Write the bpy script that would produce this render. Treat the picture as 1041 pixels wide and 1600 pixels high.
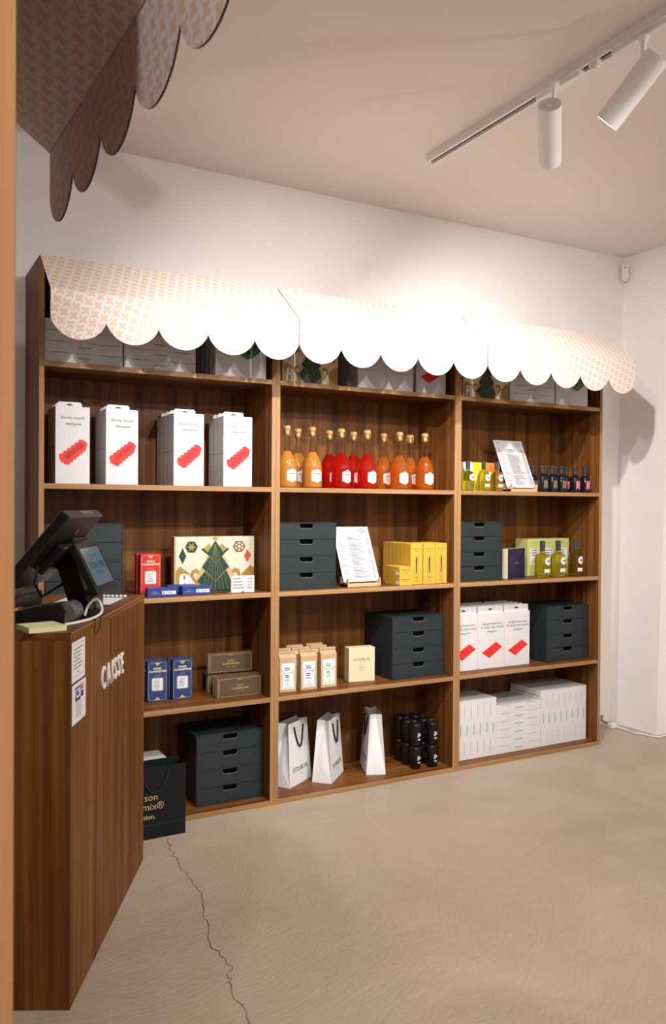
import bpy, bmesh, math, random
from mathutils import Vector, Matrix, Euler
R = math.radians
PI = math.pi
random.seed(7)
scene = bpy.context.scene
COL = scene.collection
for o in list(bpy.data.objects):
    bpy.data.objects.remove(o)

# ------------------------------------------------------------------ camera
S1, S2, S3, S4 = 1.8773, 1.4048, 0.9417, 0.4768      # tops of the four shelves
T, DEP, TOP, ZC = 0.0203, 0.335, 2.276, 2.874        # board, depth, bookcase top, ceiling
cam_d = bpy.data.cameras.new('camera')
cam = bpy.data.objects.new('camera', cam_d)
COL.objects.link(cam)
fw = Vector((0.4828, 0.8757, -0.0084)); rt = Vector((0.8757, -0.4828, 0.0064)); up = rt.cross(fw)
cam.matrix_world = Matrix(((rt.x, up.x, -fw.x, -0.5521), (rt.y, up.y, -fw.y, -3.3399), (rt.z, up.z, -fw.z, 1.3284), (0, 0, 0, 1)))
cam_d.sensor_fit = 'VERTICAL'; cam_d.sensor_height = 36.0; cam_d.sensor_width = 24.0
cam_d.lens = 1301.4 * 36.0 / 1600.0
cam_d.clip_start = 0.05
cam_d.dof.use_dof = True; cam_d.dof.focus_distance = 3.9; cam_d.dof.aperture_fstop = 9.0
scene.camera = cam

# ------------------------------------------------------------------ world, lights, exposure
w = bpy.data.worlds.new('World'); scene.world = w; w.use_nodes = True
w.node_tree.nodes['Background'].inputs[0].default_value = (1.0, 0.97, 0.94, 1)
w.node_tree.nodes['Background'].inputs[1].default_value = 0.76
scene.view_settings.view_transform = 'Standard'
scene.view_settings.look = 'None'
scene.view_settings.exposure = 0.0
scene.view_settings.gamma = 1.0
scene.view_settings.use_curve_mapping = False

def spot(name, loc, target, power, cone, blend=0.6, rad=0.02, col=(1.0, 0.955, 0.915)):
    d = bpy.data.lights.new(name, 'SPOT'); d.energy = power; d.spot_size = R(cone); d.spot_blend = blend
    d.shadow_soft_size = rad; d.color = col
    o = bpy.data.objects.new(name, d); COL.objects.link(o)
    o.location = loc; o.rotation_euler = (Vector(target) - Vector(loc)).to_track_quat('-Z', 'Y').to_euler()
    return o
# the two spotlights seen on the track (light leaves at the mouth of each lamp) and further ones out of frame, plus an added fill spot
SP1, SP1T = Vector((1.565, -1.09, 2.66)), Vector((2.62, 0.0, 1.70))
SP2, SP2T = Vector((1.575, -1.45, 2.665)), Vector((1.22, -0.25, 1.50))
d1 = (SP1T - SP1).normalized(); d2 = (SP2T - SP2).normalized()
spot('spot_light_right_wall', SP1 + d1 * 0.128, SP1T, 112, 104, 1.0)
spot('spot_light_left_shelves', SP2 + d2 * 0.128, SP2T, 80, 76, 0.9)
spot('spot_light_shelves', (0.44, -1.60, 2.70), (1.36, 0.0, 1.50), 165, 86, 1.0)
spot('spot_light_counter', (0.9, -2.7, 2.75), (0.5, -0.5, 0.6), 135, 84, 0.8)
spot('spot_light_floor', (1.62, -2.4, 2.66), (1.9, -0.7, 0.75), 150, 100, 1.0, 0.03)
spot('fill_spot_behind_left', (-1.5, -4.2, 2.72), (-0.4, -2.1, 1.3), 100, 70, 0.7, 0.04)  # unseen spot added to brighten the kiosk end panel and its awning
spot('spot_light_opposite', (2.9, -2.6, 2.5), (1.55, -1.3, 2.15), 75, 62, 1.0, 0.03)

def panel(name, loc, sx, sy, power):
    d = bpy.data.lights.new(name, 'AREA'); d.shape = 'RECTANGLE'; d.size = sx; d.size_y = sy; d.energy = power; d.color = (1.0, 0.95, 0.9)
    o = bpy.data.objects.new(name, d); COL.objects.link(o); o.location = loc
panel('area_fill_light', (1.0, -4.3, 2.84), 3.2, 1.2, 44)  # unseen area light added as soft fill for the whole room

# ------------------------------------------------------------------ materials
def mat(name, col, rough=0.5, metal=0.0, trans=0.0, emit=None, estr=0.0, spec=0.5, ior=1.45, sub=0.0):
    m = bpy.data.materials.new(name); m.use_nodes = True
    b = m.node_tree.nodes['Principled BSDF']
    b.inputs['Base Color'].default_value = (*col, 1); b.inputs['Roughness'].default_value = rough
    b.inputs['Metallic'].default_value = metal; b.inputs['Transmission Weight'].default_value = trans
    b.inputs['Specular IOR Level'].default_value = spec; b.inputs['IOR'].default_value = ior
    if emit:
        b.inputs['Emission Color'].default_value = (*emit, 1); b.inputs['Emission Strength'].default_value = estr
    m.diffuse_color = (*col, 1)
    return m
def nd(m, t, **k):
    n = m.node_tree.nodes.new(t)
    for a, v in k.items(): setattr(n, a, v)
    return n
def lk(m, a, b): m.node_tree.links.new(a, b)
def math_n(m, op, a, b=None):
    n = nd(m, 'ShaderNodeMath', operation=op)
    for i, v in enumerate((a, b)):
        if v is None: continue
        if isinstance(v, (int, float)): n.inputs[i].default_value = v
        else: lk(m, v, n.inputs[i])
    return n.outputs[0]
def ramp(m, fac, stops):
    r = nd(m, 'ShaderNodeValToRGB'); e = r.color_ramp.elements
    e[0].position, e[0].color = stops[0][0], (*stops[0][1], 1)
    e[1].position, e[1].color = stops[-1][0], (*stops[-1][1], 1)
    for p, c in stops[1:-1]:
        n = e.new(p); n.color = (*c, 1)
    lk(m, fac, r.inputs[0]); return r.outputs[0]
def speckle(m, col, amt=0.12, scale=60, bump=0.0, bscale=300):
    """gentle procedural mottling on a plain principled material"""
    b = m.node_tree.nodes['Principled BSDF']
    tc = nd(m, 'ShaderNodeTexCoord'); n = nd(m, 'ShaderNodeTexNoise'); n.inputs['Scale'].default_value = scale
    lk(m, tc.outputs['Object'], n.inputs['Vector'])
    c = ramp(m, n.outputs['Fac'], [(0.3, tuple(x * (1 - amt) for x in col)), (0.7, tuple(min(1, x * (1 + amt)) for x in col))])
    lk(m, c, b.inputs['Base Color'])
    if bump:
        n2 = nd(m, 'ShaderNodeTexNoise'); n2.inputs['Scale'].default_value = bscale; lk(m, tc.outputs['Object'], n2.inputs['Vector'])
        bp = nd(m, 'ShaderNodeBump'); bp.inputs['Strength'].default_value = bump; bp.inputs['Distance'].default_value = 0.002
        lk(m, n2.outputs['Fac'], bp.inputs['Height']); lk(m, bp.outputs[0], b.inputs['Normal'])
    return m
def wood(name, axis, dark, mid, light, rough=0.5):
    m = mat(name, mid, rough, spec=0.3); b = m.node_tree.nodes['Principled BSDF']
    tc = nd(m, 'ShaderNodeTexCoord'); mp = nd(m, 'ShaderNodeMapping')
    sc = [42.0, 42.0, 42.0]; sc[axis] = 0.9
    mp.inputs['Scale'].default_value = sc; lk(m, tc.outputs['Object'], mp.inputs['Vector'])
    n = nd(m, 'ShaderNodeTexNoise'); n.inputs['Scale'].default_value = 1.0; n.inputs['Detail'].default_value = 5; n.inputs['Roughness'].default_value = 0.62
    n.inputs['Distortion'].default_value = 0.35
    lk(m, mp.outputs[0], n.inputs['Vector'])
    mp2 = nd(m, 'ShaderNodeMapping'); s2 = [9.0, 9.0, 9.0]; s2[axis] = 0.5
    mp2.inputs['Scale'].default_value = s2; lk(m, tc.outputs['Object'], mp2.inputs['Vector'])
    n2 = nd(m, 'ShaderNodeTexNoise'); n2.inputs['Scale'].default_value = 1.0; n2.inputs['Detail'].default_value = 2
    lk(m, mp2.outputs[0], n2.inputs['Vector'])
    f = math_n(m, 'ADD', math_n(m, 'MULTIPLY', n.outputs['Fac'], 0.62), math_n(m, 'MULTIPLY', n2.outputs['Fac'], 0.38))
    c = ramp(m, f, [(0.36, dark), (0.5, mid), (0.64, light)])
    lk(m, c, b.inputs['Base Color'])
    bp = nd(m, 'ShaderNodeBump'); bp.inputs['Strength'].default_value = 0.12; bp.inputs['Distance'].default_value = 0.001
    lk(m, n.outputs['Fac'], bp.inputs['Height']); lk(m, bp.outputs[0], b.inputs['Normal'])
    return m
WD, WM, WL = (0.058, 0.019, 0.004), (0.150, 0.052, 0.010), (0.245, 0.100, 0.026)
ED, EM, EL = (0.26, 0.135, 0.055), (0.36, 0.195, 0.085), (0.46, 0.27, 0.13)  # lighter tone for the front edges than for the walnut faces
M = {}
M['wood_z'] = wood('walnut_vertical', 2, WD, WM, WL)
M['wood_x'] = wood('walnut_horizontal', 0, WD, WM, WL)
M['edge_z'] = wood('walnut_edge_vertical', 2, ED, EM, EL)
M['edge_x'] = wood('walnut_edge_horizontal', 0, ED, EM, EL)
M['post'] = wood('oak_panel', 2, (0.45, 0.205, 0.08), (0.54, 0.26, 0.105), (0.62, 0.33, 0.14), 0.5)
M['wall'] = speckle(mat('wall_plaster', (0.86, 0.82, 0.79), 0.85), (0.86, 0.82, 0.79), 0.02, 3, 0.15, 90)
M['ceil'] = speckle(mat('ceiling_paint', (0.85, 0.785, 0.74), 0.9), (0.85, 0.785, 0.74), 0.015, 2, 0.06, 120)
M['white'] = speckle(mat('white_carton', (0.67, 0.65, 0.665), 0.45), (0.67, 0.65, 0.665), 0.02, 20)
M['paper'] = mat('white_paper', (0.75, 0.74, 0.755), 0.6)
M['sheet'] = mat('matt_list_paper', (0.58, 0.58, 0.605), 0.7)
M['ink'] = mat('black_ink', (0.02, 0.02, 0.02), 0.6)
M['greyink'] = mat('grey_ink', (0.12, 0.12, 0.13), 0.6)
M['green_ink'] = mat('green_ink', (0.02, 0.25, 0.07), 0.6)
M['darkgap'] = mat('dark_gap', (0.03, 0.025, 0.025), 0.9)
M['red_print'] = mat('red_print', (0.78, 0.03, 0.025), 0.45)
M['red_dark'] = mat('dark_red_print', (0.42, 0.012, 0.015), 0.45)
M['green_print'] = mat('green_print', (0.03, 0.22, 0.04), 0.4)
M['green_dark'] = mat('dark_green_print', (0.008, 0.06, 0.012), 0.4)
M['drawer'] = speckle(mat('slate_cardboard', (0.015, 0.0235, 0.0265), 0.6), (0.015, 0.0235, 0.0265), 0.12, 120)
M['drawer_shade'] = mat('drawer_shade_black', (0.004, 0.004, 0.004), 0.9)  # near-black colour standing for the shade inside the drawers
M['kraft_edge'] = mat('cut_cardboard_edge', (0.38, 0.27, 0.16), 0.8)
M['cork'] = speckle(mat('cork', (0.5, 0.28, 0.12), 0.8), (0.5, 0.28, 0.12), 0.3, 220)
M['gold'] = mat('gold_wire', (0.65, 0.42, 0.14), 0.35, 0.9)
M['goldprint'] = mat('gold_print', (0.62, 0.45, 0.18), 0.4, 0.3)
def liquid(name, col, trans, glow):
    m = mat(name, col, 0.08, trans=trans, ior=1.36)
    return m
M['amber'] = mat('cloudy_amber_juice', (0.55, 0.22, 0.035), 0.12, trans=0.3, ior=1.36)
M['red_liq'] = mat('red_sparkling_juice', (0.92, 0.025, 0.012), 0.03, trans=0.84, ior=1.33)
M['orange_liq'] = mat('orange_sparkling_juice', (0.92, 0.27, 0.03), 0.03, trans=0.84, ior=1.33)
M['clear'] = mat('clear_glass', (0.86, 0.84, 0.82), 0.02, trans=1.0, ior=1.25)
M['oil'] = mat('olive_oil', (0.72, 0.60, 0.03), 0.03, trans=0.93, ior=1.33)
M['oil_dark'] = mat('dark_olive_oil', (0.5, 0.32, 0.02), 0.03, trans=0.93, ior=1.33)
M['blackglass'] = mat('black_glass', (0.008, 0.008, 0.009), 0.08)
M['cap'] = mat('black_cap', (0.035, 0.035, 0.038), 0.6)
M['pink'] = mat('pink_label', (0.85, 0.17, 0.33), 0.5)
M['goldlabel'] = mat('grey_gold_label', (0.16, 0.13, 0.09), 0.5)
M['yellow'] = speckle(mat('yellow_carton', (0.64, 0.37, 0.045), 0.5), (0.64, 0.37, 0.045), 0.03, 20)
M['neon'] = mat('lime_yellow_carton', (0.72, 0.8, 0.02), 0.5)
M['orange'] = mat('orange_carton', (0.85, 0.2, 0.03), 0.5)
M['palegreen'] = mat('pale_green_carton', (0.5, 0.53, 0.18), 0.55)
M['navy'] = mat('navy_cover', (0.012, 0.012, 0.05), 0.45)
M['cream'] = mat('cream_carton', (0.72, 0.61, 0.42), 0.6)
M['red_box'] = mat('red_carton', (0.55, 0.022, 0.03), 0.5)
M['blue_box'] = mat('blue_carton', (0.025, 0.05, 0.17), 0.5)
M['blue_small'] = mat('bright_blue_carton', (0.02, 0.05, 0.26), 0.5)
M['brown_box'] = mat('brown_carton', (0.10, 0.062, 0.032), 0.5)
M['kraft'] = speckle(mat('kraft_paper', (0.50, 0.34, 0.18), 0.75), (0.50, 0.34, 0.18), 0.06, 60)
M['xcream'] = mat('cream_print', (0.74, 0.64, 0.5), 0.5)
M['xgreen'] = mat('pine_green_print', (0.012, 0.05, 0.035), 0.5)
M['xgold'] = mat('ochre_print', (0.38, 0.22, 0.035), 0.5)
M['xtan'] = mat('tan_print', (0.52, 0.36, 0.19), 0.5)
M['xred'] = mat('rust_print', (0.55, 0.09, 0.03), 0.5)
M['xlime'] = mat('moss_print', (0.34, 0.28, 0.035), 0.5)
M['blackplastic'] = mat('black_plastic', (0.008, 0.008, 0.009), 0.35, spec=0.3)
M['greyplastic'] = mat('grey_plastic', (0.10, 0.10, 0.105), 0.4)
M['blackpaper'] = mat('black_paper', (0.007, 0.008, 0.0085), 0.6, spec=0.25)
M['screen'] = mat('display_glass', (0.02, 0.025, 0.03), 0.1, emit=(0.16, 0.24, 0.27), estr=0.55)
M['lampwhite'] = mat('white_lamp_metal', (0.88, 0.86, 0.83), 0.4)
M['lens'] = mat('lamp_lens', (1, 1, 1), 0.4, emit=(1, 0.93, 0.84), estr=12)
M['whiteplastic'] = mat('white_plastic', (0.75, 0.72, 0.67), 0.4)
M['note'] = mat('yellow_note_paper', (0.75, 0.71, 0.40), 0.7)
M['purple'] = mat('purple_key', (0.10, 0.02, 0.14), 0.5)
M['acrylic'] = mat('clear_acrylic', (0.95, 0.95, 0.97), 0.05, trans=0.95, ior=1.1)
M['plywood'] = mat('light_plywood', (0.62, 0.42, 0.24), 0.6)
M['brass'] = mat('pine_shim_wood', (0.55, 0.30, 0.07), 0.6)
M['edge_dark'] = mat('dark_board_edge', (0.035, 0.014, 0.018), 0.8)
M['letter'] = mat('white_letter', (0.80, 0.76, 0.70), 0.5)
M['ribbon'] = mat('black_ribbon', (0.01, 0.01, 0.01), 0.7)
M['visa'] = mat('blue_print', (0.02, 0.03, 0.25), 0.5)
M['cbgreen'] = mat('card_logo_green', (0.02, 0.14, 0.05), 0.5)

def awning_mat():
    m = mat('pinwheel_print', (0.8, 0.75, 0.73), 0.6); b = m.node_tree.nodes['Principled BSDF']
    uv = nd(m, 'ShaderNodeTexCoord'); mp = nd(m, 'ShaderNodeMapping')
    mp.inputs['Rotation'].default_value = (0, 0, R(17)); mp.inputs['Scale'].default_value = (28.5, 28.5, 1)
    lk(m, uv.outputs['UV'], mp.inputs['Vector'])
    sp = nd(m, 'ShaderNodeSeparateXYZ'); lk(m, mp.outputs[0], sp.inputs[0])
    x = math_n(m, 'SUBTRACT', math_n(m, 'FRACT', sp.outputs[0]), 0.5); y = math_n(m, 'SUBTRACT', math_n(m, 'FRACT', sp.outputs[1]), 0.5)
    r = math_n(m, 'SQRT', math_n(m, 'ADD', math_n(m, 'MULTIPLY', x, x), math_n(m, 'MULTIPLY', y, y)))
    th = math_n(m, 'ARCTAN2', y, x)
    ang = math_n(m, 'ADD', math_n(m, 'MULTIPLY', th, 4.0), math_n(m, 'MULTIPLY', r, 5.0))
    lim = math_n(m, 'ADD', math_n(m, 'MULTIPLY', math_n(m, 'COSINE', ang), 0.15), 0.41)
    f = math_n(m, 'MULTIPLY', math_n(m, 'SUBTRACT', lim, r), 14.0)
    c = ramp(m, f, [(0.0, (0.80, 0.745, 0.735)), (1.0, (0.74, 0.53, 0.41))])
    lk(m, c, b.inputs['Base Color'])
    return m
M['awning'] = awning_mat()

def floor_mat():
    base = (0.40, 0.315, 0.235)
    m = mat('polished_concrete', base, 0.5, spec=0.35); b = m.node_tree.nodes['Principled BSDF']
    tc = nd(m, 'ShaderNodeTexCoord')
    def noise(scale, det=4, dist=0.0, sc=None):
        n = nd(m, 'ShaderNodeTexNoise'); n.inputs['Scale'].default_value = scale; n.inputs['Detail'].default_value = det; n.inputs['Distortion'].default_value = dist
        if sc:
            mp = nd(m, 'ShaderNodeMapping'); mp.inputs['Scale'].default_value = sc; mp.inputs['Rotation'].default_value = (0, 0, R(20)); lk(m, tc.outputs['Object'], mp.inputs['Vector']); lk(m, mp.outputs[0], n.inputs['Vector'])
        else: lk(m, tc.outputs['Object'], n.inputs['Vector'])
        return n.outputs['Fac']
    a = noise(1.6, 5, 1.2); g = noise(220, 2); s = noise(9, 6, 1.5, (1, 5, 1))
    f = math_n(m, 'ADD', math_n(m, 'ADD', math_n(m, 'MULTIPLY', a, 0.5), math_n(m, 'MULTIPLY', g, 0.28)), math_n(m, 'MULTIPLY', s, 0.22))
    c = ramp(m, f, [(0.32, (0.335, 0.265, 0.198)), (0.5, (0.405, 0.325, 0.248)), (0.68, (0.47, 0.385, 0.30))])
    lk(m, c, b.inputs['Base Color'])
    wv = nd(m, 'ShaderNodeTexWave', wave_type='RINGS', rings_direction='Z'); wv.inputs['Scale'].default_value = 14; wv.inputs['Distortion'].default_value = 14; wv.inputs['Detail'].default_value = 3; wv.inputs['Detail Scale'].default_value = 0.6
    lk(m, tc.outputs['Object'], wv.inputs['Vector'])
    h = math_n(m, 'ADD', math_n(m, 'MULTIPLY', wv.outputs['Fac'], 0.35), math_n(m, 'ADD', math_n(m, 'MULTIPLY', s, 0.8), math_n(m, 'MULTIPLY', g, 0.5)))
    bp = nd(m, 'ShaderNodeBump'); bp.inputs['Strength'].default_value = 0.22; bp.inputs['Distance'].default_value = 0.006
    lk(m, h, bp.inputs['Height']); lk(m, bp.outputs[0], b.inputs['Normal'])
    return m
M['floor'] = floor_mat()

# ------------------------------------------------------------------ mesh helpers
class MB:
    def __init__(s): s.v = []; s.f = []; s.mi = []; s.uv = {}
    def add(s, vs, fs, mi=0):
        n = len(s.v); s.v += [tuple(p) for p in vs]
        for f in fs: s.f.append([i + n for i in f]); s.mi.append(mi)
        return s
    def box(s, x0, x1, y0, y1, z0, z1, mi=0):
        vs = [(x, y, z) for z in (z0, z1) for y in (y0, y1) for x in (x0, x1)]
        return s.add(vs, [(0, 2, 3, 1), (4, 5, 7, 6), (0, 1, 5, 4), (2, 6, 7, 3), (0, 4, 6, 2), (1, 3, 7, 5)], mi)
    def prism(s, poly, a, b, axis='y', mi=0, mie=None):
        """extrude a 2D polygon: axis y -> poly is (x,z); axis x -> (y,z); axis z -> (x,y)"""
        n = len(poly)
        P = {'y': lambda p, h: (p[0], h, p[1]), 'x': lambda p, h: (h, p[0], p[1]), 'z': lambda p, h: (p[0], p[1], h)}[axis]
        vs = [P(p, a) for p in poly] + [P(p, b) for p in poly]
        k = len(s.f)
        s.add(vs, [tuple(range(n)), tuple(range(2 * n - 1, n - 1, -1))], mi)
        s.add(vs, [(i, i + n, (i + 1) % n + n, (i + 1) % n) for i in range(n)], mi if mie is None else mie)
        return s
    def poly(s, pts, y=0.0, mi=0):                       # flat print facing -Y
        return s.add([(p[0], y, p[1]) for p in pts], [tuple(range(len(pts)))], mi)
    def rect(s, x0, x1, z0, z1, y=0.0, mi=0): return s.poly([(x0, z0), (x1, z0), (x1, z1), (x0, z1)], y, mi)
    def lathe(s, prof, n=20, mi=0, c=(0, 0, 0)):
        vs = []; 
        for r, z in prof: vs += [(c[0] + r * math.cos(2 * PI * i / n), c[1] + r * math.sin(2 * PI * i / n), c[2] + z) for i in range(n)]
        fs = [(k * n + i, k * n + (i + 1) % n, (k + 1) * n + (i + 1) % n, (k + 1) * n + i) for k in range(len(prof) - 1) for i in range(n)]
        fs += [tuple(range(n - 1, -1, -1)), tuple((len(prof) - 1) * n + i for i in range(n))]
        return s.add(vs, fs, mi)
    def tube(s, pts, r, n=8, mi=0):
        pts = [Vector(p) for p in pts]; rings = []
        for i, p in enumerate(pts):
            t = (pts[min(i + 1, len(pts) - 1)] - pts[max(i - 1, 0)]).normalized()
            a = t.orthogonal().normalized() if i == 0 else (u - t * u.dot(t)).normalized()
            u = a; b = t.cross(a)
            rings.append([p + a * r * math.cos(2 * PI * j / n) + b * r * math.sin(2 * PI * j / n) for j in range(n)])
        vs = [q for g in rings for q in g]
        fs = [(k * n + j, k * n + (j + 1) % n, (k + 1) * n + (j + 1) % n, (k + 1) * n + j) for k in range(len(pts) - 1) for j in range(n)]
        fs += [tuple(range(n - 1, -1, -1)), tuple((len(pts) - 1) * n + j for j in range(n))]
        return s.add(vs, fs, mi)
    def cyl_poly(s, r, pts, a0=-PI / 2, mi=0):
        """polygon (arc length, z) wrapped on a cylinder of radius r, centred on angle a0"""
        cx = sum(p[0] for p in pts) / len(pts); cz = sum(p[1] for p in pts) / len(pts); n = len(pts); vs = []
        W = lambda p: (r * math.cos(a0 + p[0] / r), r * math.sin(a0 + p[0] / r), p[1])
        for k in (1.0, 0.66, 0.33): vs += [W((cx + (p[0] - cx) * k, cz + (p[1] - cz) * k)) for p in pts]
        vs.append(W((cx, cz)))
        fs = [(k * n + i, k * n + (i + 1) % n, (k + 1) * n + (i + 1) % n, (k + 1) * n + i) for k in range(2) for i in range(n)]
        fs += [(2 * n + i, 2 * n + (i + 1) % n, 3 * n) for i in range(n)]
        return s.add(vs, fs, mi)
    def mesh(s, name, mats, bev=0.0, smooth=False, seg=2):
        me = bpy.data.meshes.new(name); me.from_pydata(s.v, [], s.f)
        for mm in (mats if isinstance(mats, (list, tuple)) else [mats]): me.materials.append(mm)
        for p, i in zip(me.polygons, s.mi): p.material_index = i
        bm = bmesh.new(); bm.from_mesh(me)
        bmesh.ops.remove_doubles(bm, verts=bm.verts, dist=1e-6)
        closed = all(len(e.link_faces) == 2 for e in bm.edges)
        if closed: bmesh.ops.recalc_face_normals(bm, faces=bm.faces)
        if bev: bmesh.ops.bevel(bm, geom=[e for e in bm.edges if len(e.link_faces) == 2 and e.calc_face_angle() > 0.5], offset=bev, segments=seg, affect='EDGES', profile=0.5)
        bm.to_mesh(me); bm.free()
        if smooth:
            for p in me.polygons: p.use_smooth = True
            try: me.set_sharp_from_angle(angle=R(38))
            except Exception: pass
        return me
    def build(s, name, mats, parent=None, loc=(0, 0, 0), rot=(0, 0, 0), bev=0.0, smooth=False, seg=2):
        return link(name, s.mesh(name, mats, bev, smooth, seg), parent, loc, rot)
def link(name, me, parent=None, loc=(0, 0, 0), rot=(0, 0, 0)):
    o = bpy.data.objects.new(name, me); COL.objects.link(o); o.location = loc; o.rotation_euler = rot
    if parent: o.parent = parent
    return o
def tag(o, label, cat, group=None, kind=None):
    o['label'] = label; o['category'] = cat
    if group: o['group'] = group
    if kind: o['kind'] = kind
    return o
def thing(name, label, cat, loc=(0, 0, 0), rz=0.0, group=None):
    o = bpy.data.objects.new(name, None); COL.objects.link(o); o.empty_display_size = 0.05
    o.location = loc; o.rotation_euler = (0, 0, R(rz)); return tag(o, label, cat, group)
def struct(name, o): o['kind'] = 'structure'; return o
KIDS = {}
def copy_tree(o, parent=None):
    c = o.copy(); COL.objects.link(c); c.parent = parent
    for ch in [x for x in ALLOBJ() if x.parent == o]: copy_tree(ch, c)
    return c
def ALLOBJ(): return list(COL.objects)
def place(proto, used, label, loc, rz, group=None, rot=None):
    """first use moves the prototype itself, later uses copy it with all its parts"""
    if used[0]: o = copy_tree_fast(proto)
    else: o = proto; used[0] = True
    o.location = loc; o.rotation_euler = rot if rot else (0, 0, R(rz)); o['label'] = label
    if group: o['group'] = group
    return o
def copy_tree_fast(o, parent=None):
    c = o.copy(); COL.objects.link(c); c.parent = parent
    for ch in o.children: copy_tree_fast(ch, c)
    return c
TXT = {}
def text(s, size, mt, parent, loc, rot=(PI / 2, 0, 0), align='CENTER', name='lettering', ext=0.0, bold=0.0, sx=1.0):
    """lettering as a mesh; upright, facing -Y by default"""
    k = (s, size, mt.name, align, ext, bold, sx)
    if k not in TXT:
        cu = bpy.data.curves.new('t', 'FONT'); cu.body = s; cu.size = size; cu.align_x = align; cu.align_y = 'CENTER'
        cu.extrude = ext; cu.offset = bold; cu.resolution_u = 2
        ob = bpy.data.objects.new('t', cu); COL.objects.link(ob)
        me = bpy.data.meshes.new_from_object(ob); me.name = name
        bpy.data.objects.remove(ob); bpy.data.curves.remove(cu)
        if sx != 1.0:
            for v in me.vertices: v.co.x *= sx
        me.materials.clear(); me.materials.append(mt); TXT[k] = me
    return link(name, TXT[k], parent, loc, rot)
def fl(corner, rz, w, d):
    a = R(rz); return (corner[0] + math.cos(a) * w / 2 - math.sin(a) * d / 2, corner[1] + math.sin(a) * w / 2 + math.cos(a) * d / 2)
def lines(mb, x0, x1, z0, z1, n, th, y, rnd=True, mi=0, ragged=0.35):
    for i in range(n):
        z = z1 - (z1 - z0) * (i + 0.5) / n; e = x1 - (x1 - x0) * (random.random() * ragged if rnd else 0)
        mb.rect(x0, e, z - th / 2, z + th / 2, y, mi)
ORD = ['first', 'second', 'third', 'fourth', 'fifth', 'sixth', 'seventh', 'eighth', 'ninth', 'tenth', 'eleventh', 'twelfth']

# ------------------------------------------------------------------ the room
XT, XB = 3.536, 3.44                                   # right wall leans: x at ceiling and at floor
struct('floor', MB().box(-3.2, 5.2, -6.5, DEP + 0.15, -0.12, 0.0).build('floor', M['floor']))
struct('ceiling', MB().box(-3.2, 5.2, -6.5, DEP + 0.15, ZC, ZC + 0.12).build('ceiling', M['ceil']))
struct('wall_back', MB().box(-3.2, 5.2, DEP, DEP + 0.15, 0.0, ZC).build('wall_back', M['wall']))
mb = MB(); mb.prism([(XB, 0), (XB + 0.9, 0), (XB + 0.9, ZC), (XT, ZC)], -0.015, DEP, 'y')
struct('wall_right', mb.build('wall_right', M['wall']))
mb = MB(); mb.prism([(XB + 0.16, 0), (XB + 0.9, 0), (XB + 0.9, ZC), (XT + 0.16, ZC)], -6.5, -0.015, 'y')
struct('wall_right_recess', mb.build('wall_right_recess', M['wall']))
struct('wall_left', MB().box(-3.2, -3.0, -6.5, DEP, 0.0, ZC).build('wall_left', M['wall']))
FLOOR = bpy.data.objects['floor']
# crack in the concrete
random.seed(11)
cp = [(0.47, -0.13), (0.462, -0.17), (0.45, -0.26), (0.435, -0.356), (0.439, -0.521), (0.423, -0.666), (0.372, -0.835), (0.342, -0.973), (0.345, -1.12), (0.307, -1.201), (0.298, -1.39), (0.25, -1.6), (0.24, -1.9)]
pts = []
for a, b in zip(cp[:-1], cp[1:]):
    for k in range(6):
        t = k / 6; pts.append((a[0] + (b[0] - a[0]) * t + random.uniform(-0.009, 0.009), a[1] + (b[1] - a[1]) * t))
mb = MB()
vs = []
for i, p in enumerate(pts):
    h = random.uniform(0.0008, 0.0022); vs += [(p[0] - h, p[1], 0.0006), (p[0] + h, p[1], 0.0006)]
mb.add(vs, [(2 * i, 2 * i + 1, 2 * i + 3, 2 * i + 2) for i in range(len(pts) - 1)])
mb.build('crack', mat('crack_shadow', (0.10, 0.075, 0.055), 0.9), FLOOR)

# ------------------------------------------------------------------ bookcases
def bookcase(label, loc, rz=0, side_mat=None, out=None):
    t = thing('bookcase', label, 'bookcase', loc, rz, 'walnut bookcases')
    sm = [side_mat or M['wood_z'], M['edge_z']]; e = 0.0012
    def board(n, x0, x1, y0, y1, z0, z1, horiz):
        mb = MB(); mb.box(x0, x1, y0 + 0.001, y1, z0, z1)
        o = mb.build(n, M['wood_x'] if horiz else sm[0], t)
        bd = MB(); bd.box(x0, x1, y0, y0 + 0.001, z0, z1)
        bd.build('front_edge', M['edge_x'] if horiz else M['edge_z'], o)
        return o
    zb = 0.0016
    for x0 in (0.0006, 1 - T): board('side_panel', x0, x0 + T - 0.0006, 0.0, DEP - 0.001, zb, TOP, False)
    for z in (S1, S2, S3, S4, zb + T, TOP - 0.001): board('shelf', T, 1 - T, 0.0012, DEP - 0.012, z - T, z, True)
    mb = MB(); mb.box(T, 1 - T, DEP - 0.011, DEP - 0.002, zb, TOP - T); mb.build('back_panel', sm[0], t)
    return t
bookcase('walnut bookcase at the left end behind the cash counter', (0, 0, 0))
bookcase('middle walnut bookcase holding the sparkling juice bottles', (1, 0, 0))
bookcase('walnut bookcase at the right end next to the white wall', (2, 0, 0))
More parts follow.
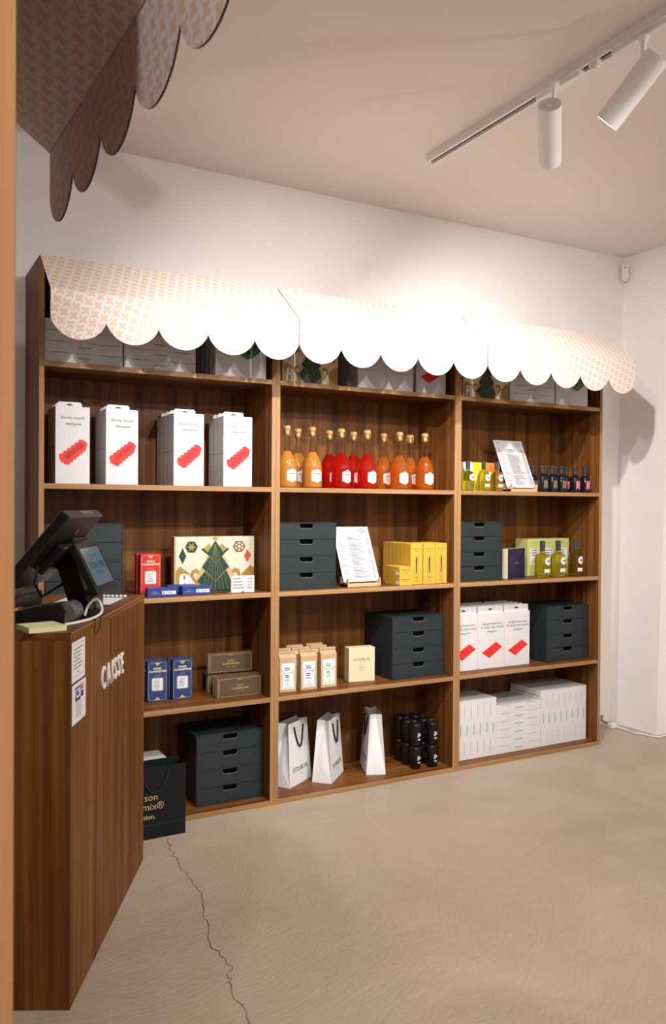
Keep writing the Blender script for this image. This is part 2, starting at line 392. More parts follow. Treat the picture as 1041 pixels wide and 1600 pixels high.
# awnings: three on the wall bookcases, one on the near kiosk
OV, ZF, ZCUSP, ZBOT = 0.22, 2.10, 1.995, 1.925
def awning(label, loc, rz=0, ov=OV):
    t = thing('awning', label, 'awning', loc, rz, 'scalloped awnings'); th = 0.004
    sl = math.hypot(ov, TOP - ZF)
    def uvify(o, fn):
        uvl = o.data.uv_layers.new(name='UVMap')
        for lp in o.data.loops: uvl.data[lp.index].uv = fn(o.data.vertices[lp.vertex_index].co)
    mb = MB(); x0, x1 = 0.002, 0.998; n = Vector((0, TOP - ZF, ov)).normalized() * th; n = Vector((0, -(TOP - ZF), ov)).normalized() * th
    a, b = (-0.0015, TOP + 0.001), (-ov, ZF)
    q = [(a[0], a[1]), (b[0], b[1]), (b[0] + n.y, b[1] + n.z), (a[0] + n.y, a[1] + n.z)]
    vs = [(x, *p) for x in (x0, x1) for p in q]
    mb.add(vs, [(1, 0, 4, 5), (2, 6, 7, 3), (1, 5, 6, 2), (0, 3, 7, 4)], 0); mb.add(vs, [(0, 1, 2, 3), (4, 7, 6, 5)], 1)
    o = mb.build('roof_board', [M['awning'], M['edge_dark']], t)
    uvify(o, lambda c: (c.x, ZF + (c.z - ZF) * sl / (TOP - ZF)))
    out = [(x0, ZF + 0.0032), (x0, ZCUSP)]; k = 5; w = (x1 - x0) / k; RS = ((w / 2) ** 2 + (ZCUSP - ZBOT) ** 2) / (2 * (ZCUSP - ZBOT))
    for i in range(k):
        for j in range(1, 17):
            an = PI - PI * j / 16; cx = x0 + w * (i + 0.5)
            out.append((cx + math.cos(an) * w / 2, ZBOT + RS - math.sqrt(RS * RS - (math.cos(an) * w / 2) ** 2)))
    out.append((x1, ZF + 0.0032))
    nn = len(out); mb = MB()
    yb, yf, ZV = -ov - 0.0015, -ov - 0.0050, ZF + 0.0032
    # front and back faces as vertical strips from fold to outline (keeps the scallops clean)
    low = out[1:-1]
    for y in (yb, yf):
        vs = [(p[0], y, p[1]) for p in low] + [(p[0], y, ZV) for p in low]
        m_ = len(low); mb.add(vs, [(i, i + 1, m_ + i + 1, m_ + i) for i in range(m_ - 1)], 0)
    vs = [(p[0], yb, p[1]) for p in out] + [(p[0], yf, p[1]) for p in out]
    mb.add(vs, [(i, i + 1, nn + i + 1, nn + i) for i in range(nn - 1)], 1)
    o = mb.build('valance_board', [M['awning'], M['edge_dark']], t)
    uvify(o, lambda c: (c.x, c.z))
    return t
awning('patterned scalloped awning over the left bookcase', (0, 0, 0))
awning('brightly lit scalloped awning over the middle bookcase', (1, 0, 0))
awning('scalloped awning over the right bookcase beside the corner', (2, 0, 0))
# near kiosk: its end panel fills the left edge of the view, its awning hangs at top left; local +x runs away from the lens
KZ = 92.3
def kiosk():
    a = R(KZ); cx, cy = -0.425, -2.43
    b = bookcase('tall wooden kiosk cabinet in the left foreground', (cx, cy, 0), KZ, M['post'])
    for ch in b.children_recursive:
        if ch.name.startswith('front_edge'): ch.data.materials[0] = M['edge_z']
    awning('scalloped awning hanging overhead at the left foreground', (cx, cy, 0), KZ, 0.25)
kiosk()

# ------------------------------------------------------------------ drawer boxes
def drawer_unit():
    W_, D_, H_ = 0.31, 0.25, 0.152; th = 0.004
    t = thing('drawer_box', 'x', 'drawer box', group='slate cardboard drawer boxes')
    mb = MB()
    mb.box(-W_/2, W_/2, -D_/2, D_/2, 0, th); mb.box(-W_/2, W_/2, -D_/2, D_/2, H_-th, H_)
    mb.box(-W_/2, -W_/2+th, -D_/2, D_/2, th, H_-th); mb.box(W_/2-th, W_/2, -D_/2, D_/2, th, H_-th)
    mb.box(-W_/2+th, W_/2-th, D_/2-th, D_/2, th, H_-th)
    mb.build('case', M['drawer'], t)
    dh = (H_ - 2*th - 0.004) / 2; x = W_/2 - th - 0.0015
    for k in range(2):
        z0 = th + 0.001 + k * (dh + 0.002); z1 = z0 + dh; nw, nh, c = 0.033, 0.022, 0.007
        notch = [(-nw, z1), (-nw, z1-nh+c), (-nw+c*0.3, z1-nh+c*0.3), (-nw+c, z1-nh), (nw-c, z1-nh), (nw-c*0.3, z1-nh+c*0.3), (nw, z1-nh+c), (nw, z1)]
        mb = MB(); y = -D_/2 + 0.0005
        mb.prism([(-x, z0), (-x, z1)] + notch + [(x, z1), (x, z0)], y, y + 0.004, 'y')
        d = mb.build('drawer', M['drawer'], t)
        mb = MB(); mb.box(-x, x, y+0.03, D_/2-th-0.002, z0, z1-0.002); mb.build('drawer_shade_block', M['drawer_shade'], d)  # dark block put in so the notch looks shaded inside
        mb = MB(); rim = [(p[0]*0.985, p[1]+0.0012) for p in notch[1:-1]]
        for (p, q), (p2, q2) in zip(zip(notch[1:-2], notch[2:-1]), zip(rim[:-1], rim[1:])):
            mb.add([(p[0], y-0.0004, p[1]), (q[0], y-0.0004, q[1]), (q2[0], y-0.0004, q2[1]), (p2[0], y-0.0004, p2[1])], [(0, 1, 2, 3)])
        mb.build('handle_rim', M['kraft_edge'], d)
    return t
DU = drawer_unit(); DUu = [False]
def drawers(corner, rz, z, where):
    c = fl(corner, rz, 0.31, 0.25)
    for k, nm in enumerate(('lower', 'upper')):
        place(DU, DUu, f'{nm} slate grey two-drawer cardboard box {where}', (*c, z + 0.0005 + k * 0.1525), rz)
drawers((0.032, 0.06), 0, S3, 'behind the cash register screen')
drawers((1.022, 0.045), 0, S3, 'left of the price list in the middle bookcase')
drawers((2.023, 0.05), 0, S3, 'left of the navy box in the right bookcase')
drawers((1.655, 0.058), 0.5, S4, 'right of the cream box in the middle bookcase')
drawers((2.652, 0.058), 0, S4, 'right of the gingerbread mould cartons')
drawers((0.664, 0.068), 0, T + 0.0016, 'on the bottom shelf behind the black shopping bag')

# ------------------------------------------------------------------ white mould cartons
def mould_picture(kind, parent, y, cx, cz, s):
    if kind == 'snowy':
        out = []; A, B_, C_, D_ = (-0.46, -0.18), (0.30, 0.42), (0.5, 0.28), (-0.18, -0.46)
        def zig(a, b, n, amp):
            for i in range(n):
                t = i / n; out.append((a[0] + (b[0]-a[0])*t, a[1] + (b[1]-a[1])*t)); t += 0.5 / n
                nx, ny = -(b[1]-a[1]), b[0]-a[0]; l = math.hypot(nx, ny); out.append((a[0] + (b[0]-a[0])*t + nx/l*amp, a[1] + (b[1]-a[1])*t + ny/l*amp))
        zig(A, B_, 6, 0.05); zig(B_, C_, 1, 0.02); C2 = (0.44, 0.08); zig(C_, C2, 1, 0.0); zig(C2, D_, 6, 0.05); zig(D_, (-0.44, -0.32), 2, 0.03)
        MB().poly([(cx+p[0]*s, cz+p[1]*s) for p in out], y).build('picture', M['red_print'], parent)
        MB().poly([(cx+p[0]*s, cz+p[1]*s) for p in [(-0.30, -0.16), (0.27, 0.32), (0.38, 0.24), (0.36, 0.17), (-0.17, -0.27)]], y-0.0003).build('picture_hollow', M['red_dark'], parent)
    elif kind == 'ginger':
        MB().poly([(cx+p[0]*s, cz+p[1]*s) for p in [(-0.54, -0.10), (-0.14, -0.34), (0.56, 0.09), (0.22, 0.32)]], y).build('picture', M['red_print'], parent)
        mb = MB(); rnd = random.Random(3)
        for i in range(4):
            for j in range(3):
                u, v = -0.32 + i*0.19 + j*0.10, -0.08 + i*0.10 - j*0.08
                a = rnd.random()*3; q = [(math.cos(a+k*2.1)*0.045, math.sin(a+k*2.1)*0.045) for k in range(3)]
                mb.poly([(cx+(u+p[0])*s, cz+(v+p[1])*s) for p in q], y-0.0003)
        mb.build('picture_shapes', M['red_dark'], parent)
    else:
        n = 28; out = []
        for i in range(n):
            a = 2*PI*i/n; k = 0.46/ (abs(math.cos(a))**1.4 + abs(math.sin(a))**1.4)**(1/1.4); u, v = math.cos(a)*k*1.15, math.sin(a)*k*0.95
            out.append((cx+u*s, cz+v*s))
        MB().poly(out, y).build('picture', M['green_print'], parent)
        mb = MB()
        for u, v in [(-0.2, 0.02), (0.02, -0.18), (0.02, 0.2), (0.24, 0.0)]:
            mb.poly([(cx+(u+0.1*math.cos(k*PI/6))*s, cz+(v+0.09*math.sin(k*PI/6))*s) for k in range(12)], y-0.0003)
        mb.build('picture_cups', M['green_dark'], parent)
def carton(W_, D_, H_, kind, title):
    t = thing('mould_carton', 'x', 'carton'); f = -D_/2
    MB().box(-W_/2, W_/2, f, D_/2, 0, H_).build('box', M['white'], t, bev=0.0012, seg=1)
    if kind in ('snowy', 'ginger'):
        tw, th = (W_*0.36, 0.024) if kind == 'snowy' else (W_*0.48, 0.036); c = 0.007
        q = [(-tw, H_), (-tw, H_+th-c), (-tw+c, H_+th), (tw-c, H_+th), (tw, H_+th-c), (tw, H_)]
        ty = D_/2 - 0.003 if kind == 'snowy' else f + 0.012
        o = MB().prism(q, ty - 0.0015, ty, 'y').build('hang_tab', M['white'], t)
        sw = 0.014
        MB().poly([(-sw, H_+th*0.42), (sw, H_+th*0.42), (sw*0.7, H_+th*0.6), (sw*0.25, H_+th*0.62), (0, H_+th*0.74), (-sw*0.25, H_+th*0.62), (-sw*0.7, H_+th*0.6)], ty-0.0019).build('hang_hole', M['darkgap'], o)
    y = f - 0.0005
    k = W_ / 0.137
    if kind == 'snowy':
        text('Snowy mould', 0.0165, M['greyink'], t, (0.0, y, H_*0.855), bold=0.0001)
        text('thermomix', 0.0135, M['green_ink'], t, (0.004, y, H_*0.775), bold=0.0003)
        text('vorwerk', 0.006, M['green_ink'], t, (0.004, y, H_*0.748))
        mould_picture('snowy', t, y, 0.0, H_*0.42, 0.115)
    elif kind == 'ginger':
        text('Gingerbread man', 0.0185, M['greyink'], t, (0.004, y, H_*0.81), bold=0.0001)
        text('& candy cane mould', 0.0185, M['greyink'], t, (0.004, y, H_*0.745), bold=0.0001)
        text('thermomix', 0.0135, M['green_ink'], t, (0.004, y, H_*0.67), bold=0.0003)
        text('vorwerk', 0.006, M['green_ink'], t, (0.004, y, H_*0.642))
        mould_picture('ginger', t, y, 0.004, H_*0.335, 0.125)
    elif kind == 'green':
        mould_picture('green', t, y, 0.03, H_*0.47, 0.13)
    if kind in ('snowy', 'ginger', 'green'):
        text('thermomix', 0.010, M['green_ink'], t, (-W_/2-0.0005, 0, H_*0.48), (PI/2, 0, -PI/2))
        mb = MB(); 
        for i in range(14): mb.add([(-W_/2-0.0005, -0.005, H_*0.05+i*0.006), (-W_/2-0.0005, 0.004-0.003*(i % 3), H_*0.05+i*0.006), (-W_/2-0.0005, 0.004-0.003*(i % 3), H_*0.05+i*0.006+0.0025), (-W_/2-0.0005, -0.005, H_*0.05+i*0.006+0.0025)], [(0, 1, 2, 3)])
        mb.build('small_print', M['greyink'], t)
    return t
SN = carton(0.133, 0.062, 0.305, 'snowy', ''); u = [False]
colx = [(0.068, 0.5, 3), (0.264, 2.0, 3), (0.546, 0.0, 4), (0.768, -1.0, 3)]
for i, (x, rz, n) in enumerate(colx):
    for j in range(n):
        c = fl((x + j * 0.003, 0.036 + j * 0.0685), rz, 0.133, 0.062)
        pos = ['leftmost', 'second', 'third', 'rightmost'][i]
        lab = f'white carton with red loaf mould picture at the front of the {pos} row' if j == 0 else f'white mould carton {ORD[j]} from the front in the {pos} row of loaf mould cartons'
        place(SN, u, lab, (*c, S2 + 0.0005), rz, 'snowy mould cartons on the second shelf')
GI = carton(0.1745, 0.04, 0.29, 'ginger', ''); u = [False]
for i in range(3):
    for j in range(5):
        c = fl((2.0225 + i * 0.1765, 0.078 + j * 0.0415), 0, 0.1745, 0.04); pos = ['left', 'middle', 'right'][i]
        lab = f'white carton with red gingerbread mould picture at the front of the {pos} row' if j == 0 else f'white gingerbread mould carton {ORD[j]} from the front in the {pos} row'
        place(GI, u, lab, (*c, S4 + 0.0005), 0, 'gingerbread mould cartons')
place(GI, u, 'white carton with red mould picture on the top shelf beside the lying cartons', (1.862, 0.06, S1 + 0.0005), -1.5, 'cartons on the top shelf')
GR = carton(0.235, 0.048, 0.29, 'green', ''); u = [False]
for j in range(5):
    c = fl((0.722, 0.018 + j * 0.055), -1, 0.235, 0.048)
    place(GR, u, 'white carton with green mould picture on the top shelf of the left bookcase' if j == 0 else f'white carton {ORD[j]} from the front behind the left green mould carton', (*c, S1 + 0.0005), -1, 'green mould cartons')
c = fl((2.662, 0.012), 0, 0.235, 0.048)
place(GR, u, 'white carton with green mould picture on the top shelf of the right bookcase', (*c, S1 + 0.0005), 0, 'green mould cartons')
# two white cartons lying on the top shelf of the middle bookcase
def lying():
    t = thing('lying_carton', 'x', 'carton'); W_, D_, H_ = 0.313, 0.25, 0.086
    MB().box(-W_/2, W_/2, -D_/2, D_/2, 0, H_).build('box', M['white'], t, bev=0.001, seg=1)
    text('thermomix', 0.012, M['green_ink'], t, (0.0, -D_/2-0.0005, H_/2), (PI/2, -PI/2, 0))
    return t
LY = lying(); u = [False]
for k in range(2):
    place(LY, u, ['lower', 'upper'][k] + ' of two white cartons lying on the top shelf of the middle bookcase', (*fl((1.425, 0.012), 0.5, 0.313, 0.25), S1 + 0.0005 + k * 0.087), 0.5, 'lying white cartons')

# ------------------------------------------------------------------ flat white boxes
def flatbox(W_=0.304, D_=0.25, H_=0.042):
    t = thing('flat_box', 'x', 'box')
    MB().box(-W_/2, W_/2, -D_/2, D_/2, 0, H_).build('box', M['white'], t, bev=0.0014, seg=1)
    y = -D_/2 - 0.0005
    text('thermomix', 0.0115, M['green_ink'], t, (0, y, H_*0.55), bold=0.0002)
    text('vorwerk', 0.005, M['green_ink'], t, (0, y, H_*0.28))
    for s in (-1, 1): MB().rect(s*W_*0.30-W_*0.11, s*W_*0.30+W_*0.11, H_-0.0026, H_-0.0012, y).build('lid_slit', M['greyink'], t)
    return t
FB = flatbox(); u = [False]
for sx, nm in ((0.026, 'left'), (0.3355, 'right')):
    for k in range(4):
        place(FB, u, f'white flat box, {["bottom", "second lowest", "second highest", "top"][k]} of the {nm} pile above the mould cartons', (*fl((sx, 0.03), 0.5, 0.304, 0.25), S1 + 0.0005 + k * 0.0425), 0.5, 'flat white boxes on the top left shelf')
for k in range(4):
    place(FB, u, f'white flat box, {["bottom", "second lowest", "second highest", "top"][k]} of the top shelf pile in the right bookcase', (*fl((2.345, 0.016), -1.5, 0.304, 0.25), S1 + 0.0005 + k * 0.0425), -1.5, 'flat white boxes on the top right shelf')
ZE = T + 0.0016 + 0.0005
for k in range(6):
    place(FB, u, f'white flat box lying {ORD[k]} from the bottom between the upright white boxes', (2.4645, 0.187, ZE + k * 0.0425), 0, 'flat white boxes lying on the bottom shelf')
for k in range(6):
    x = 2.3115 - k * 0.0425 
    place(FB, u, f'upright white box, {ORD[k]} to the left of the lying white pile', (x, 0.187, ZE + 0.152), 0, 'upright white boxes left on the bottom shelf', rot=(0, -PI/2, 0))
for k in range(8):
    x = 2.6185 + k * 0.0425 + 0.042
    o = place(FB, u, f'upright white box, {ORD[k]} to the right of the lying white pile', (x, 0.187, ZE + 0.152), 0, 'upright white boxes right on the bottom shelf', rot=(0, -PI/2, 0))
    if k == 0:
        mb = MB()
        for i in range(16):
            r = 0.0035; mb.add([(-0.05 + 0 * i, 0, 0)], []) if False else None
            yy = -0.11 + i * 0.0135; xx = 0.12
            mb.add([(xx, yy, 0.0425), (xx + 0.005, yy, 0.0425), (xx + 0.005, yy + 0.007, 0.0425), (xx, yy + 0.007, 0.0425)], [(0, 1, 2, 3)])
        mb.build('icon_print', M['ink'], o)
top = [o for o in bpy.data.objects if o.get('label', '').startswith('white flat box lying sixth')][0]
mb = MB()
mb.add([(-0.10 + 0.055*math.cos(a*PI/8), 0.02 + 0.06*math.sin(a*PI/8), 0.0425) for a in range(16)], [tuple(range(16))])
mb.build('green_mould_print', M['green_dark'], top)

# ------------------------------------------------------------------ sparkling juice bottles
def juice(liq):
    t = thing('juice_bottle', 'x', 'bottle'); r = 0.046
    prof = [(0.028, 0.002), (0.041, 0.0), (r, 0.006), (r, 0.088), (0.0445, 0.104), (0.040, 0.122), (0.033, 0.139), (0.024, 0.154), (0.017, 0.166)]
    MB().lathe(prof, 28).build('body', liq, t, smooth=True)
    MB().lathe([(0.0168, 0.1663), (0.0145, 0.182), (0.0135, 0.20), (0.013, 0.238)], 20).build('neck', M['clear'], t, smooth=True)
    MB().lathe([(0.0147, 0.2383), (0.0155, 0.243), (0.0150, 0.252), (0.0138, 0.2525)], 18).build('collar', M['gold'], t, smooth=True)
    MB().lathe([(0.0115, 0.2528), (0.0120, 0.262), (0.0158, 0.266), (0.0165, 0.275), (0.0125, 0.281), (0.004, 0.2825)], 18).build('cork', M['cork'], t, smooth=True)
    mb = MB()
    for i in range(4):
        a = PI/4 + i*PI/2; mb.tube([(0.017*math.cos(a), 0.017*math.sin(a), 0.243), (0.0175*math.cos(a), 0.0175*math.sin(a), 0.262), (0.0172*math.cos(a), 0.0172*math.sin(a), 0.276), (0.010*math.cos(a), 0.010*math.sin(a), 0.2845)], 0.0011, 5)
    mb.tube([(0.017*math.cos(a*PI/8), 0.017*math.sin(a*PI/8), 0.244) for a in range(17)], 0.0011, 5)
    mb.build('wire_cage', M['gold'], t)
    R_ = r + 0.0008; hx = [(0, 0.024), (0.017, 0.032), (0.027, 0.034), (0.0275, 0.074), (0.021, 0.080), (0.012, 0.081), (0, 0.088), (-0.012, 0.081), (-0.021, 0.080), (-0.0275, 0.074), (-0.027, 0.034), (-0.017, 0.032)]
    lb = MB().cyl_poly(R_, hx, -PI/2 + 0.12).build('label', M['paper'], t)
    mb = MB()
    for z, wd, h in [(0.076, 0.008, 0.0012), (0.065, 0.020, 0.004), (0.055, 0.015, 0.0012), (0.049, 0.018, 0.0012), (0.041, 0.010, 0.0012)]: mb.cyl_poly(R_+0.0006, [(-wd, z-h/2), (0, z-h/2), (wd, z-h/2), (wd, z+h/2), (0, z+h/2), (-wd, z+h/2)], -PI/2 + 0.12)
    mb.build('label_print', M['greyink'], lb)
    return t
JB = {k: (juice(M[m_]), [False]) for k, m_ in (('amber', 'amber'), ('red', 'red_liq'), ('orange', 'orange_liq'))}
for k, x, y, lab in [
    ('amber', 1.090, 0.075, 'cloudy amber juice bottle at the left end of the front row'),
    ('amber', 1.2195, 0.075, 'cloudy amber juice bottle next to the red ones in the front row'),
    ('amber', 1.200, 0.185, 'cloudy amber juice bottle standing behind the two front amber bottles'),
    ('amber', 1.085, 0.185, 'cloudy amber juice bottle hidden at the back left behind the first amber one'),
    ('red', 1.373, 0.075, 'left red juice bottle in the front row'),
    ('red', 1.515, 0.075, 'right red juice bottle in the front row'),
    ('red', 1.372, 0.19, 'red juice bottle at the back beside the amber bottles'),
    ('red', 1.5046, 0.185, 'red juice bottle at the back between the two front red bottles'),
    ('orange', 1.7004, 0.075, 'left orange juice bottle in the front row'),
    ('orange', 1.851, 0.075, 'orange juice bottle at the right end of the front row'),
    ('orange', 1.682, 0.19, 'orange juice bottle at the back beside the red bottles'),
    ('orange', 1.837, 0.185, 'orange juice bottle at the back between the two front orange bottles')]:
    place(*JB[k], lab, (x, y, S2 + 0.0005), random.uniform(-6, 6), 'sparkling juice bottles')

# ------------------------------------------------------------------ oil and vinegar bottles
def oilbottle(liq, r, h, black=False, dark=False):
    t = thing('oil_bottle', 'x', 'bottle'); hb = h * 0.66
    MB().lathe([(r*0.8, 0.0), (r, 0.004), (r, hb*0.78), (r*0.93, hb*0.88), (r*0.72, hb*0.96), (r*0.38, hb), (r*0.33, hb+h*0.06)], 24).build('body', liq, t, smooth=True)
    MB().lathe([(r*0.36, hb+h*0.062), (r*0.38, hb+h*0.26), (r*0.52, hb+h*0.265), (r*0.52, h), (r*0.46, h+0.001)] if black else [(r*0.34, hb+h*0.062), (r*0.36, h), (r*0.3, h+0.001)], 18).build('cap', M['cap'], t, smooth=True)
    return t
def oil_labels(t, r, h, round_mat, strip_mat):
    q = [(r*0.55*math.cos(a*PI/8), h*0.45 + r*0.55*math.sin(a*PI/8)) for a in range(16)]
    o = MB().cyl_poly(r+0.0007, q, -PI/2+0.15).build('round_label', round_mat, t)
    MB().cyl_poly(r+0.0012, [(x*0.5, h*0.45+zz) for x, zz in [(-r*0.6, -h*0.02), (0, -h*0.02), (r*0.6, -h*0.02), (r*0.6, h*0.02), (0, h*0.02), (-r*0.6, h*0.02)]], -PI/2+0.15).build('label_print', M['greyink'], o)
    MB().cyl_poly(r+0.0007, [(-r*0.6, h*0.13), (0, h*0.13), (r*0.6, h*0.13), (r*0.6, h*0.24), (0, h*0.24), (-r*0.6, h*0.24)], -PI/2+0.15).build('strip_label', strip_mat, t)
    MB().box(r*0.30, r*0.40, -r*0.12, r*0.12, h*0.75, h*0.992).build('seal_strip', M['paper'], t)
for rr, h, z, lst in [(0.0325, 0.152, S2, [('oil', 2.098, 0.045, 'small green oil bottle with grey labels at the left end of its shelf', 'greyplastic'), ('oil', 2.1994, 0.045, 'small golden oil bottle in front of the lime carton', 'paper'), ('oil', 2.2856, 0.045, 'small golden oil bottle in front of the orange carton', 'paper')]),
                      (0.0405, 0.197, S3, [('oil', 2.643, 0.085, 'left olive oil bottle in front of the pale green cartons', 'paper'), ('oil', 2.758, 0.085, 'middle olive oil bottle in front of the pale green cartons', 'paper'), ('oil_dark', 2.882, 0.08, 'dark olive oil bottle at the right end beside the pale green cartons', 'paper')])]:
    for lq, x, y, lab, lm in lst:
        t = oilbottle(M[lq], rr, h); oil_labels(t, rr, h, M['paper'] if lm == 'paper' else M['whiteplastic'], M[lm])
        t.location = (x, y, z + 0.0005); t['label'] = lab; t['group'] = 'olive oil bottles'
def vinegar(lm):
    r, h = 0.028, 0.143; t = oilbottle(M['blackglass'], r, h, True); t.name = 'vinegar_bottle'
    MB().cyl_poly(r+0.0006, [(-r*0.65, h*0.12), (0, h*0.12), (r*0.65, h*0.12), (r*0.65, h*0.46), (0, h*0.46), (-r*0.65, h*0.46)], -PI/2+0.15).build('label', M[lm], t)
    mb = MB()
    for z in (0.40, 0.33, 0.25, 0.19): mb.cyl_poly(r+0.0011, [(-r*0.4, h*z), (0, h*z), (r*0.4, h*z), (r*0.4, h*z+0.0014), (0, h*z+0.0014), (-r*0.4, h*z+0.0014)], -PI/2+0.15)
    mb.build('label_print', M['goldprint'] if lm == 'goldlabel' else M['greyink'], t)
    return t
VB = {'goldlabel': (vinegar('goldlabel'), [False]), 'pink': (vinegar('pink'), [False])}
for k, x, y, lab in [('goldlabel', 2.603, 0.045, 'black vinegar bottle with gold label just right of the list stand'), ('goldlabel', 2.676, 0.05, 'second front black vinegar bottle with gold label'), ('goldlabel', 2.7433, 0.05, 'front black vinegar bottle with gold label next to the pink labels'),
    ('goldlabel', 2.612, 0.13, 'black vinegar bottle behind the list stand corner'), ('goldlabel', 2.6995, 0.125, 'back black vinegar bottle between the first two gold labels'), ('goldlabel', 2.7734, 0.125, 'back black vinegar bottle between the second and third gold labels'),
    ('pink', 2.844, 0.05, 'black vinegar bottle with pink label, left of the front pair'), ('pink', 2.921, 0.05, 'black vinegar bottle with pink label at the right end of the shelf'), ('pink', 2.853, 0.125, 'back black vinegar bottle with pink label behind the front pair')]:
    place(*VB[k], lab, (x, y, S2 + 0.0005), 0, 'black vinegar bottles')
for x, w_, m_, lab in [(2.112, 0.062, 'paper', 'black and white carton behind the leftmost small oil bottle'), (2.178, 0.075, 'neon', 'lime yellow carton behind the small oil bottles'), (2.258, 0.075, 'orange', 'orange carton behind the small oil bottles')]:
    t = thing('oil_carton', lab, 'carton', (x + w_/2, 0.135, S2 + 0.0005), 0, 'small oil cartons')
    MB().box(-w_/2, w_/2, -0.035, 0.035, 0, 0.15).build('box', M[m_], t, bev=0.001, seg=1)
    MB().rect(-w_*0.3, w_*0.3, 0.05, 0.10, -0.0355).build('label', M['paper'] if m_ != 'paper' else M['ink'], t)

# ------------------------------------------------------------------ price lists on stands
def price_list(x, y, z, label, H_=0.285):
    t = thing('price_list_stand', label, 'price list', (x, y, z + 0.0005), 0, 'price lists on plywood stands'); an = R(25)
    W_ = 0.19
    q = [(-0.03, 0.0), (0.055, 0.0), (0.055, 0.012), (0.0, 0.018), (-0.012, 0.045), (-0.03, 0.045)]
    st = MB(); st.box(-0.09, 0.09, 0.004, 0.064, 0, 0.012); st.box(-0.09, 0.09, -0.004, 0.004, 0, 0.016); st.build('stand_tray', M['plywood'], t)
    for xx in (-0.09, 0.084): MB().prism([(-0.012, 0), (0.064, 0), (0.064, 0.046), (0.042, 0.046), (0.012, 0.017), (-0.004, 0.040), (-0.012, 0.040)], xx, xx + 0.006, 'x').build('stand_cheek', M['plywood'], t)
    sh = MB().box(-W_/2-0.005, W_/2+0.005, -0.0012, 0, 0, H_).build('sheet', M['sheet'], t, (0.0, 0.012, 0.0215), (-an, 0, 0))
    mb = MB(); yy = -0.0017
    lines(mb, -0.085, -0.05, H_*0.93, H_*0.965, 2, 0.0018, yy); mb2 = MB()
    n = 30
    for i in range(n):
        z_ = H_*0.80 - i * H_*0.76/n
        if i in (3, 21): continue
        mb.rect(-0.085, -0.085 + random.uniform(0.018, 0.035), z_, z_ + 0.0018, yy) if i % 2 == 0 else None
        mb.rect(-0.03, random.uniform(0.0, 0.055), z_, z_ + 0.0026, yy); mb.rect(0.074, 0.088, z_, z_ + 0.0026, yy)
    for a_, b_ in ((0.80, 0.74), (0.71, 0.34), (0.27, 0.06)): mb.rect(-0.038, -0.0365, H_*b_, H_*a_, yy)
    for z_ in (0.775, 0.30): mb.rect(-0.085, 0.088, H_*z_, H_*z_ + 0.0008, yy)
    mb.build('price_print', M['greyink'], sh)
    text('La Maison', 0.011, M['ink'], sh, (0.062, yy, H_*0.955), name='heading'); text('Thermomix', 0.011, M['ink'], sh, (0.062, yy, H_*0.92), name='heading'); text('Rivoli', 0.009, M['ink'], sh, (0.062, yy, H_*0.885), name='heading')
    return t
price_list(2.478, 0.058, S2, 'price list on a plywood stand between oil and vinegar bottles')
price_list(1.488, 0.058, S3, 'price list on a plywood stand between slate drawers and yellow cartons')

# ------------------------------------------------------------------ pale green cartons, navy box
for i in range(3):
    t = thing('oil_gift_carton', f'{["left", "middle", "right"][i]} pale green carton behind the olive oil bottles', 'carton', (2.66 + i*0.1035, 0.215, S3 + 0.0005), 0, 'pale green cartons'); w_ = 0.102
    MB().box(-w_/2, w_/2, -0.05, 0.05, 0, 0.205).build('box', M['palegreen'], t, bev=0.001, seg=1)
    MB().rect(-0.034, 0.034, 0.062, 0.152, -0.0506).build('label', M['paper'], t)
    mb = MB(); lines(mb, -0.024, 0.024, 0.108, 0.148, 3, 0.005, -0.0512); lines(mb, -0.02, 0.02, 0.07, 0.10, 4, 0.0018, -0.0512); mb.build('label_print', M['greyink'], t)
    MB().poly([(0.03*math.cos(a*PI/10), 0.175+0.02*abs(math.sin(a*PI/10))) for a in range(11)], -0.0506).build('arch_print', mat('soft_green_print', (0.44, 0.47, 0.15), 0.5), t)
t = thing('navy_box', 'square navy box with cream side next to the slate drawers', 'box', (*fl((2.385, 0.065), 17, 0.165, 0.052), S3 + 0.0005), 17)
MB().box(-0.0825, 0.0825, -0.026, -0.024, 0, 0.16).build('cover', M['navy'], t)
MB().box(-0.081, 0.081, -0.024, 0.026, 0.001, 0.158).build('pages', M['cream'], t)
mb = MB(); rnd = random.Random(5)
for i in range(11):
    a, b = rnd.uniform(-0.07, 0.07), rnd.uniform(0.015, 0.145); mb.poly([(a, b-0.0022), (a+0.0018, b), (a, b+0.0022), (a-0.0018, b)], -0.0265)
mb.build('star_print', M['goldprint'], t)
text('ESTOUBLON', 0.009, M['goldprint'], t, (0, -0.0265, 0.08))

